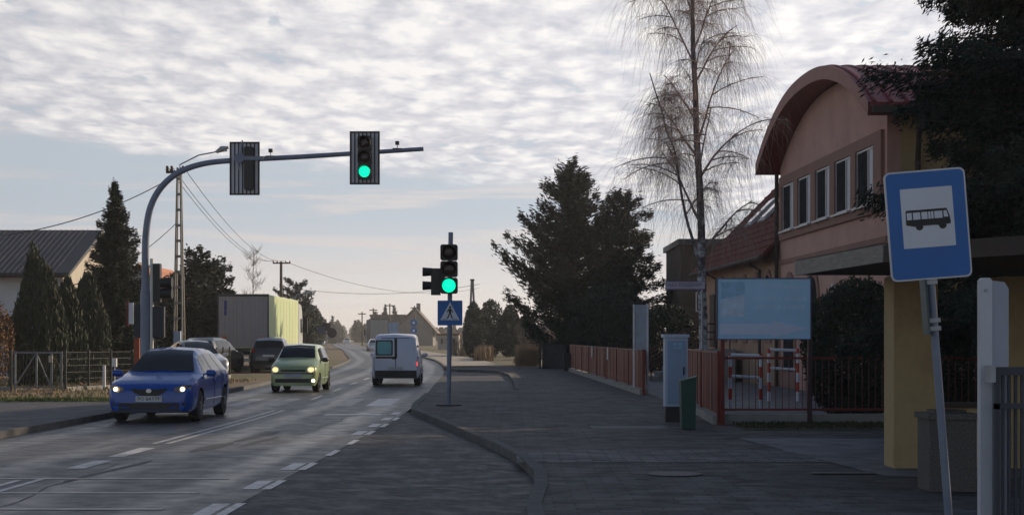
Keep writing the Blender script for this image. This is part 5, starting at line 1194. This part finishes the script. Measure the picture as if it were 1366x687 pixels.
# white van seen from behind
L = 4.10
van = make_car('white_van', 'white panel van seen from behind in the right lane', L, 1.70, 1.80,
  [(0,.66),(.04,.78),(.15,.88),(.5,.97),(.95,1.06),(1.55,1.60),(1.85,1.74),(2.2,1.79),(3.7,1.80),(3.95,1.77),(4.06,1.70),(4.1,1.62)],
  [(0,.6),(.15,.8),(.5,.9),(.95,1.0),(3.0,1.02),(4.1,1.02)], [(0,.80),(.05,.88),(.2,.95),(.5,.99),(1.2,1),(3.7,1),(4.0,.985),(4.06,.97),(4.1,.93)], .70, M['vanwhite'], (.78,3.42), .30,
  [(1.25,2.05,1.7,2.05)], (1.0,1.72,.96), zs=.26)
band(van, 'rear_bumper', -.84,.84,.27,.54, M['dark'], off=.05, thick=.16, rear=True)
decal(van, 'rear_window', rrect(-.70,-.10,1.06,1.60,.05,4), M['dark'], off=.008, rear=True)      # local -x is the right when turned about
wd = decal(van, 'rear_glass', rrect(-.64,-.15,1.11,1.55,.04,4), M['teal'], off=.013, rear=True)
# the van is turned by 180 degrees, so mirror the window to stand on the photo's left
for nm in ('rear_window','rear_glass'):
    for o in van.t.children:
        if o.name.split('.')[0] == nm:
            for v in o.data.vertices: v.co.x *= -1
            o.data.flip_normals()
decal(van, 'door_seam', quad(-.012,.012,.53,1.0), M['dark'], off=.006, rear=True); decal(van, 'centre_strip', quad(-.05,.045,.96,1.66), M['dark'], off=.007, rear=True); decal(van, 'window_bar', quad(.046,.70,.955,1.03), M['dark'], off=.007, rear=True)
decal(van, 'door_handle', quad(.0,.12,.93,1.02), M['dark'], off=.02, rear=True); decal(van, 'hinge', quad(-.80,-.74,1.35,1.42), M['dark'], off=.02, rear=True)
decal(van, 'tail_light', [(.74,.54),(.80,.54),(.81,1.0),(.75,1.0)], M['dark'], off=.010, thick=.12, rear=True, mirror=True)
decal(van, 'tail_lamp', [(-.74,.70),(-.81,.70),(-.81,.84),(-.74,.84)], M['tailon'], off=.018, thick=.10, rear=True)
decal(van, 'roof_edge', quad(-.5,.5,1.655,1.675), M['dark'], off=.006, rear=True)
decal(van, 'licence_plate', quad(-.26,.26,.56,.66), mat('van_plate', (.45,.46,.5), .4), off=.01, rear=True)
van.t.location = (-4.12, 59.7, .008); van.t.rotation_euler.z = R(180+1.5)
# silver parked car
L = 4.1
sv = make_car('silver_car', 'silver hatchback parked on the verge behind the blue car', L, 1.70, 1.48,
  [(0,.60),(.05,.72),(.15,.80),(.5,.88),(.95,.97),(1.6,1.33),(1.95,1.44),(2.4,1.48),(3.1,1.44),(3.6,1.30),(3.95,1.0),(4.05,.8),(4.1,.6)],
  [(0,.56),(.15,.74),(.5,.82),(.95,.90),(2.5,.95),(3.7,.99),(4.1,.55)], WP(L), .55, M['silver'], (.80,3.28), .30,
  [(1.2,2.05,1.68,2.05),(2.13,2.9,2.13,2.8)], (1.0,1.85,.96), (3.45,3.9))
decal(sv, 'headlight', ell(.62,.68,.14,.09), M['head'], mirror=True); decal(sv, 'grille', quad(-.35,.35,.55,.66), M['dark']); decal(sv, 'licence_plate', quad(-.26,.26,.38,.48), M['plate'], off=.03)
sv.t.location = (-12.0, 62.5, .10); sv.t.rotation_euler.z = R(24)
# dark parked car behind it
L = 4.35
dk = make_car('dark_estate_car', 'dark grey car parked behind the silver hatchback, seen from its rear corner', L, 1.76, 1.60,
  [(0,.66),(.05,.80),(.15,.90),(.5,.98),(1.0,1.06),(1.65,1.45),(2.0,1.56),(2.5,1.60),(3.6,1.57),(4.0,1.45),(4.22,1.10),(4.32,.9),(4.35,.6)],
  [(0,.6),(.15,.84),(.5,.9),(1.0,1.0),(4.1,1.04),(4.35,.55)], WP(L), .60, M['black'], (.85,3.5), .33,
  [(1.3,2.1,1.7,2.1),(2.18,3.0,2.18,2.95),(3.08,3.8,3.05,3.6)], (1.05,1.9,.96), (4.02,4.21,.96))
decal(dk, 'tail_light', quad(.62,.78,.92,1.10), M['tail'], rear=True, mirror=True); decal(dk, 'licence_plate', quad(-.26,.26,.72,.82), M['plate'], rear=True, off=.02); band(dk, 'rear_bumper', -.80,.80,.34,.55, M['dark'], rear=True, off=.03)
dk.t.location = (-13.55, 74.5, .10); dk.t.rotation_euler.z = R(180-9)
# third parked car half hidden behind the pale green one
t4 = dup(dk.t, (-11.2, 77.0, .10), R(180+4), 'dark car half hidden between the green trailer and the small green car'); t4.name = 'dark_parked_car'
for o in (dk.t, t4): o['group'] = 'dark parked cars'

# ------------------------------------------------------------------ trailer trucks
def trailer(name, label, x, y, rz, w_, h_, L, m_rear, m_side, cab=True, group=None):
    t = thing(name, label, 'truck', (0,0,0), group); z0 = 1.05
    mb = MB(); mb.prism(rrect(-w_/2,w_/2,z0,h_,.03,2), 'y', .0, L); bd = mb.build('box_body', m_side, t)
    mb = MB()
    for sg in (-1,1):
        for k in range(9): y_ = .9+k*(L-1.2)/9; mb.box(min(sg*(w_/2+.002),sg*(w_/2+.02)),max(sg*(w_/2+.002),sg*(w_/2+.006)),y_,y_+.03,z0+.12,h_-.14)
    mb.build('strap', m_side, bd)
    mb = MB(); mb.box(-w_/2+.04,-.008,-.03,-.002,z0+.12,h_-.12); mb.box(.008,w_/2-.04,-.03,-.002,z0+.12,h_-.12); rd = mb.build('rear_door', m_rear, t)
    mb = MB()
    for x_ in (-w_*.38,-w_*.14,w_*.14,w_*.38): mb.tube([(x_,-.05,z0+.1),(x_,-.05,h_-.1)], .016, 6)
    mb.build('lock_rod', M['steel'], rd)
    mb = MB(); mb.box(-w_/2-.02,w_/2+.02,-.04,.10,h_-.10,h_+.03); mb.box(-w_/2-.02,-w_/2+.05,-.04,.10,z0,h_-.102); mb.box(w_/2-.05,w_/2+.02,-.04,.10,z0,h_-.102); mb.box(-w_/2-.02,w_/2+.02,-.04,.10,z0-.12,z0+.05); mb.build('rear_frame', mat('trailer_frame_dark',(.06,.055,.06),.5), t)
    mb = MB(); mb.box(-w_/2+.1,w_/2-.1,.3,L-.1,z0-.35,z0-.122); mb.build('chassis', M['dark'], t)
    mb = MB(); mb.box(-w_/2+.05,w_/2-.05,-.02,.10,.42,.58); mb.box(-w_/2+.15,w_/2-.15,.0,.08,.72,.78); mb.box(-.7,-.6,.0,.08,.5,.93); mb.box(.6,.7,.0,.08,.5,.93); mb.build('underrun_bar', M['steel'], t)
    for sg in (-1,1):
        mb = MB(); mb.box(min(sg*(w_/2-.5),sg*(w_/2-.15)),max(sg*(w_/2-.5),sg*(w_/2-.15)),-.03,.02,.60,.70); mb.build('tail_light', M['tail'], t)
        mb = MB(); mb.box(min(sg*(w_/2-.42),sg*(w_/2-.16)),max(sg*(w_/2-.42),sg*(w_/2-.16)),-.07,-.045,1.25,1.68); mb.build('marker_board', M['orange'] if m_rear is M['truckgrey'] else m_rear, t)
        for y_ in (1.6,2.9,4.2,L+1.2,L-2.2):
            mb = MB(); xx = sg*(w_/2-.2); mb.lathe([(.3,-.13),(.48,-.15),(.5,-.1),(.5,.1),(.48,.15),(.3,.13)], (xx,y_,.5), 'x', 20); wo_ = mb.build('wheel', M['rubber'], t)
            mb = MB(); mb.disc((xx,y_,.5), .28, .22, 'x', 16); mb.build('rim', M['steel'], wo_)
        mb = MB(); mb.box(min(sg*(w_/2-.45),sg*(w_/2-.03)),max(sg*(w_/2-.45),sg*(w_/2-.03)),1.0,1.02,.25,.92); mb.build('mudflap', M['dark'], t)
    mb = MB(); mb.prism([(L+.5,.45),(L+2.6,.45),(L+2.65,1.6),(L+2.4,3.1),(L+1.9,h_-.25),(L+.5,h_-.15)], 'x', -w_/2+.04, w_/2-.04); cb = mb.build('cab', mat('cab_white',(.4,.42,.42),.4), t)
    for sg in (-1,1):
        mb = MB(); mb.box(min(sg*(w_/2-.03),sg*(w_/2-.01)),max(sg*(w_/2-.03),sg*(w_/2-.01)),L+1.5,L+2.3,1.9,2.7); mb.build('side_window', M['glass'], cb)
        mb = MB(); mb.box(min(sg*(w_/2+.05),sg*(w_/2+.28)),max(sg*(w_/2+.05),sg*(w_/2+.28)),L+2.2,L+2.4,1.9,2.75); mb.bar((sg*(w_/2-.1),L+2.3,2.6),(sg*(w_/2+.1),L+2.3,2.6),.04); mb.build('mirror', M['dark'], cb)
    t.location = (x,y,.08); t.rotation_euler.z = rz; return t
tr = trailer('parked_lorry', 'parked lorry with grey rear doors and lime green side on the verge', -13.2, 81.0, R(1.0), 2.48, 3.72, 13.0, M['truckgrey'], M['trucklime'])
mb = MB(); ORG[tr.name] = np.zeros(3); mb.prism([(-.95,2.95),(-.80,2.95),(-.80,3.42),(-1.02,3.45),(-.95,3.36)], 'y', -.036, -.031); mb.prism([(-.95,2.72),(-.81,2.72),(-.81,2.93),(-.95,2.93)], 'y', -.036, -.031); mb.build('door_logo', mat('logo_blue', (.02,.03,.22), .4), tr)
trailer('moving_lorry', 'grey lorry far down the road ahead of the white van', -17.9, 222, R(7), 2.5, 4.1, 13.0, mat('lorry_rear_pale',(.30,.29,.28),.5), mat('lorry_side_grey',(.12,.12,.12),.6))

# ------------------------------------------------------------------ far things
t = thing('gabled_house', 'plain grey house with a steep gable beyond the van', 'house', (-18,340,0))
Y = 335.; a = at(520,0,Y).x; b = at(584,0,Y).x; mx_ = at(553,0,Y).x
mb = MB(); mb.prism([(a+1,0),(b-1,0),(b-1,3.2),(mx_,at(0,414,Y).z),(a+1,3.2)], 'y', Y, Y+12); mb.build('wall', M['farhouse'], t)
mb = MB(); zt_ = at(0,412,Y).z; mb.prism([(a,2.2),(mx_,zt_),(b,2.2),(b,2.6),(mx_,zt_+.4),(a,2.6)], 'y', Y-.4, Y+12.4); rf = mb.build('roof', mat('far_roof',(.12,.10,.09),.8), t)
mb = MB(); mb.box(mx_+.2,mx_+1.0,Y+3,Y+4,zt_-.8,zt_+1.2); mb.build('chimney', M['farhouse'], rf)
t = thing('flat_roofed_building', 'long dark flat roofed building behind the grey lorry', 'building', (-30,360,0))
Y = 360.; mb = MB(); mb.box(at(494,0,Y).x, at(541,0,Y).x, Y, Y+14, 0, at(0,422,Y).z); mb.build('wall', mat('far_dark_wall',(.07,.065,.06),.9), t)
mb = MB(); mb.box(at(493,0,Y).x, at(542,0,Y).x, Y-.3, Y+14.3, at(0,422,Y).z+.002, at(0,419.5,Y).z); mb.build('roof', M['roofdark'], t)
mb = MB(); mb.box(at(496,0,Y).x, at(501,0,Y).x, Y+2, Y+6, at(0,419,Y).z, at(0,415.5,Y).z); mb.build('chimney', M['brown'], t)
t = thing('roadside_billboard', 'faded blue and white advertising board beyond the white van', 'billboard', (-19,250,0))
Y = 250.; mb = MB(); mb.box(at(512,0,Y).x, at(532,0,Y).x, Y, Y+.1, at(0,445,Y).z, at(0,430,Y).z); mb.build('panel', mat('far_board_blue',(.16,.26,.42),.6,0,.35,1.0), t)
for px in (514,530): mb = MB(); mb.box(at(px,0,Y).x-.08, at(px,0,Y).x+.08, Y+.12, Y+.25, 0, at(0,432,Y).z); mb.build('post', M['steel'], t)
t = thing('round_sign_post', 'post with two round blue road signs seen past the van roof', 'sign', (at(552,0,190.).x,190,0))
Y = 190.; x = at(552,0,Y).x; mb = MB(); mb.tube([(x,Y,0),(x,Y,at(0,425,Y).z)], .04, 6); mb.build('post', M['steel'], t)
for py in (430.5, 441): mb = MB(); mb.disc((x,Y-.06,at(0,py,Y).z), .40, .03); s_ = mb.build('round_sign', M['bluesign'], t); mb = MB(); mb.disc((x,Y-.08,at(0,py,Y).z), .16, .004); mb.build('symbol', M['signwhite'], s_)
t = thing('sign_cluster', 'post with dark backs of a square and a round road sign at the road bend', 'sign', (at(437,0,165.).x,165,0))
Y = 165.; x = at(436,0,Y).x; mb = MB(); mb.tube([(x,Y,0),(x,Y,at(0,431,Y).z)], .045, 6); mb.build('post', M['steel'], t)
mb = MB(); mb.box(at(430,0,Y).x, at(441,0,Y).x, Y-.05, Y-.02, at(0,441,Y).z, at(0,430.5,Y).z); mb.build('square_panel', M['dark'], t)
mb = MB(); mb.disc((at(443,0,Y).x,Y-.08,at(0,444,Y).z), .50, .03); mb.build('round_panel', M['dark'], t)
mb = MB(); mb.box(at(424,0,Y).x, at(434,0,Y).x, Y-.12, Y-.09, at(0,445,Y).z, at(0,436,Y).z); mb.build('blue_panel', mat('back_dark_blue',(.03,.05,.12),.5), t)
t = thing('cream_block', 'low cream walled shed right of the gabled house', 'building', (at(598,0,230.).x,230,0))
Y = 230.; mb = MB(); mb.box(at(584,0,Y).x, at(612,0,Y).x, Y, Y+5, 0, at(0,447,Y).z); mb.build('wall', M['cream'], t); mb = MB(); mb.box(at(583,0,Y).x, at(613,0,Y).x, Y-.3, Y+5.3, at(0,447,Y).z+.002, at(0,445,Y).z); mb.build('roof', M['tile'], t)
mb = MB()
for px in (588,596,604): mb.box(at(px,0,Y).x, at(px+3,0,Y).x, Y-.05, Y-.003, .8, 1.5)
mb.build('window', M['pane'], t)
for i, (px, Y, lb) in enumerate(((499,205,'small white car ahead of the van beside the grey lorry'),(463,420,'tiny distant white car on the far road, the right one'),(428,330,'tiny distant pale car on the far road, near the sign backs'))):
    t = dup(sv.t, (at(px,0,Y).x, Y, .02), R(8 if i == 0 else 5) if i else R(188), lb); t.name = 'distant_car'; t['group'] = 'distant cars'
# small covers and marks on the pavement
mb = MB(); p = gp(830,570,.11); mb.box(p[0]-.55,p[0]+.75,p[1]-.5,p[1]+.5,.113,.118); tag(mb.build('utility_cover', mat('cover_concrete', (.12,.12,.125), .8, 0, .2)), 'flat concrete utility cover in the pavement', 'cover')
mb = MB(); p = gp(900,633,.11); mb.disc((p[0],p[1],.121), .32, .012, 'z'); tag(mb.build('manhole_cover', mat('cast_iron', (.05,.05,.055), .6, .3, .3, 20)), 'round iron manhole cover in the near pavement', 'cover')
mb = MB(); p = gp(1110,632,.11); mb.box(p[0]-.25,p[0]+.5,p[1]-.12,p[1]+.12,.1215,.128); tag(mb.build('drain_grate', MATS['cast_iron']), 'small iron drain grate at the driveway edge', 'grate')

# ------------------------------------------------------------------ haze
mb = MB(); mb.box(-1300,700,-40,1300,-1.2,19); hz = mb.build('haze', M['white'], base=(0,0,0)); hz['kind'] = 'stuff'
hm = bpy.data.materials.new('haze_air'); hm.use_nodes = True; n = hm.node_tree.nodes; n.clear(); ou = n.new('ShaderNodeOutputMaterial'); pv = n.new('ShaderNodeVolumePrincipled')
pv.inputs['Color'].default_value = (.93,.91,.90,1); pv.inputs['Density'].default_value = .00042; pv.inputs['Anisotropy'].default_value = .3
hm.node_tree.links.new(pv.outputs[0], ou.inputs['Volume']); hz.data.materials.clear(); hz.data.materials.append(hm)
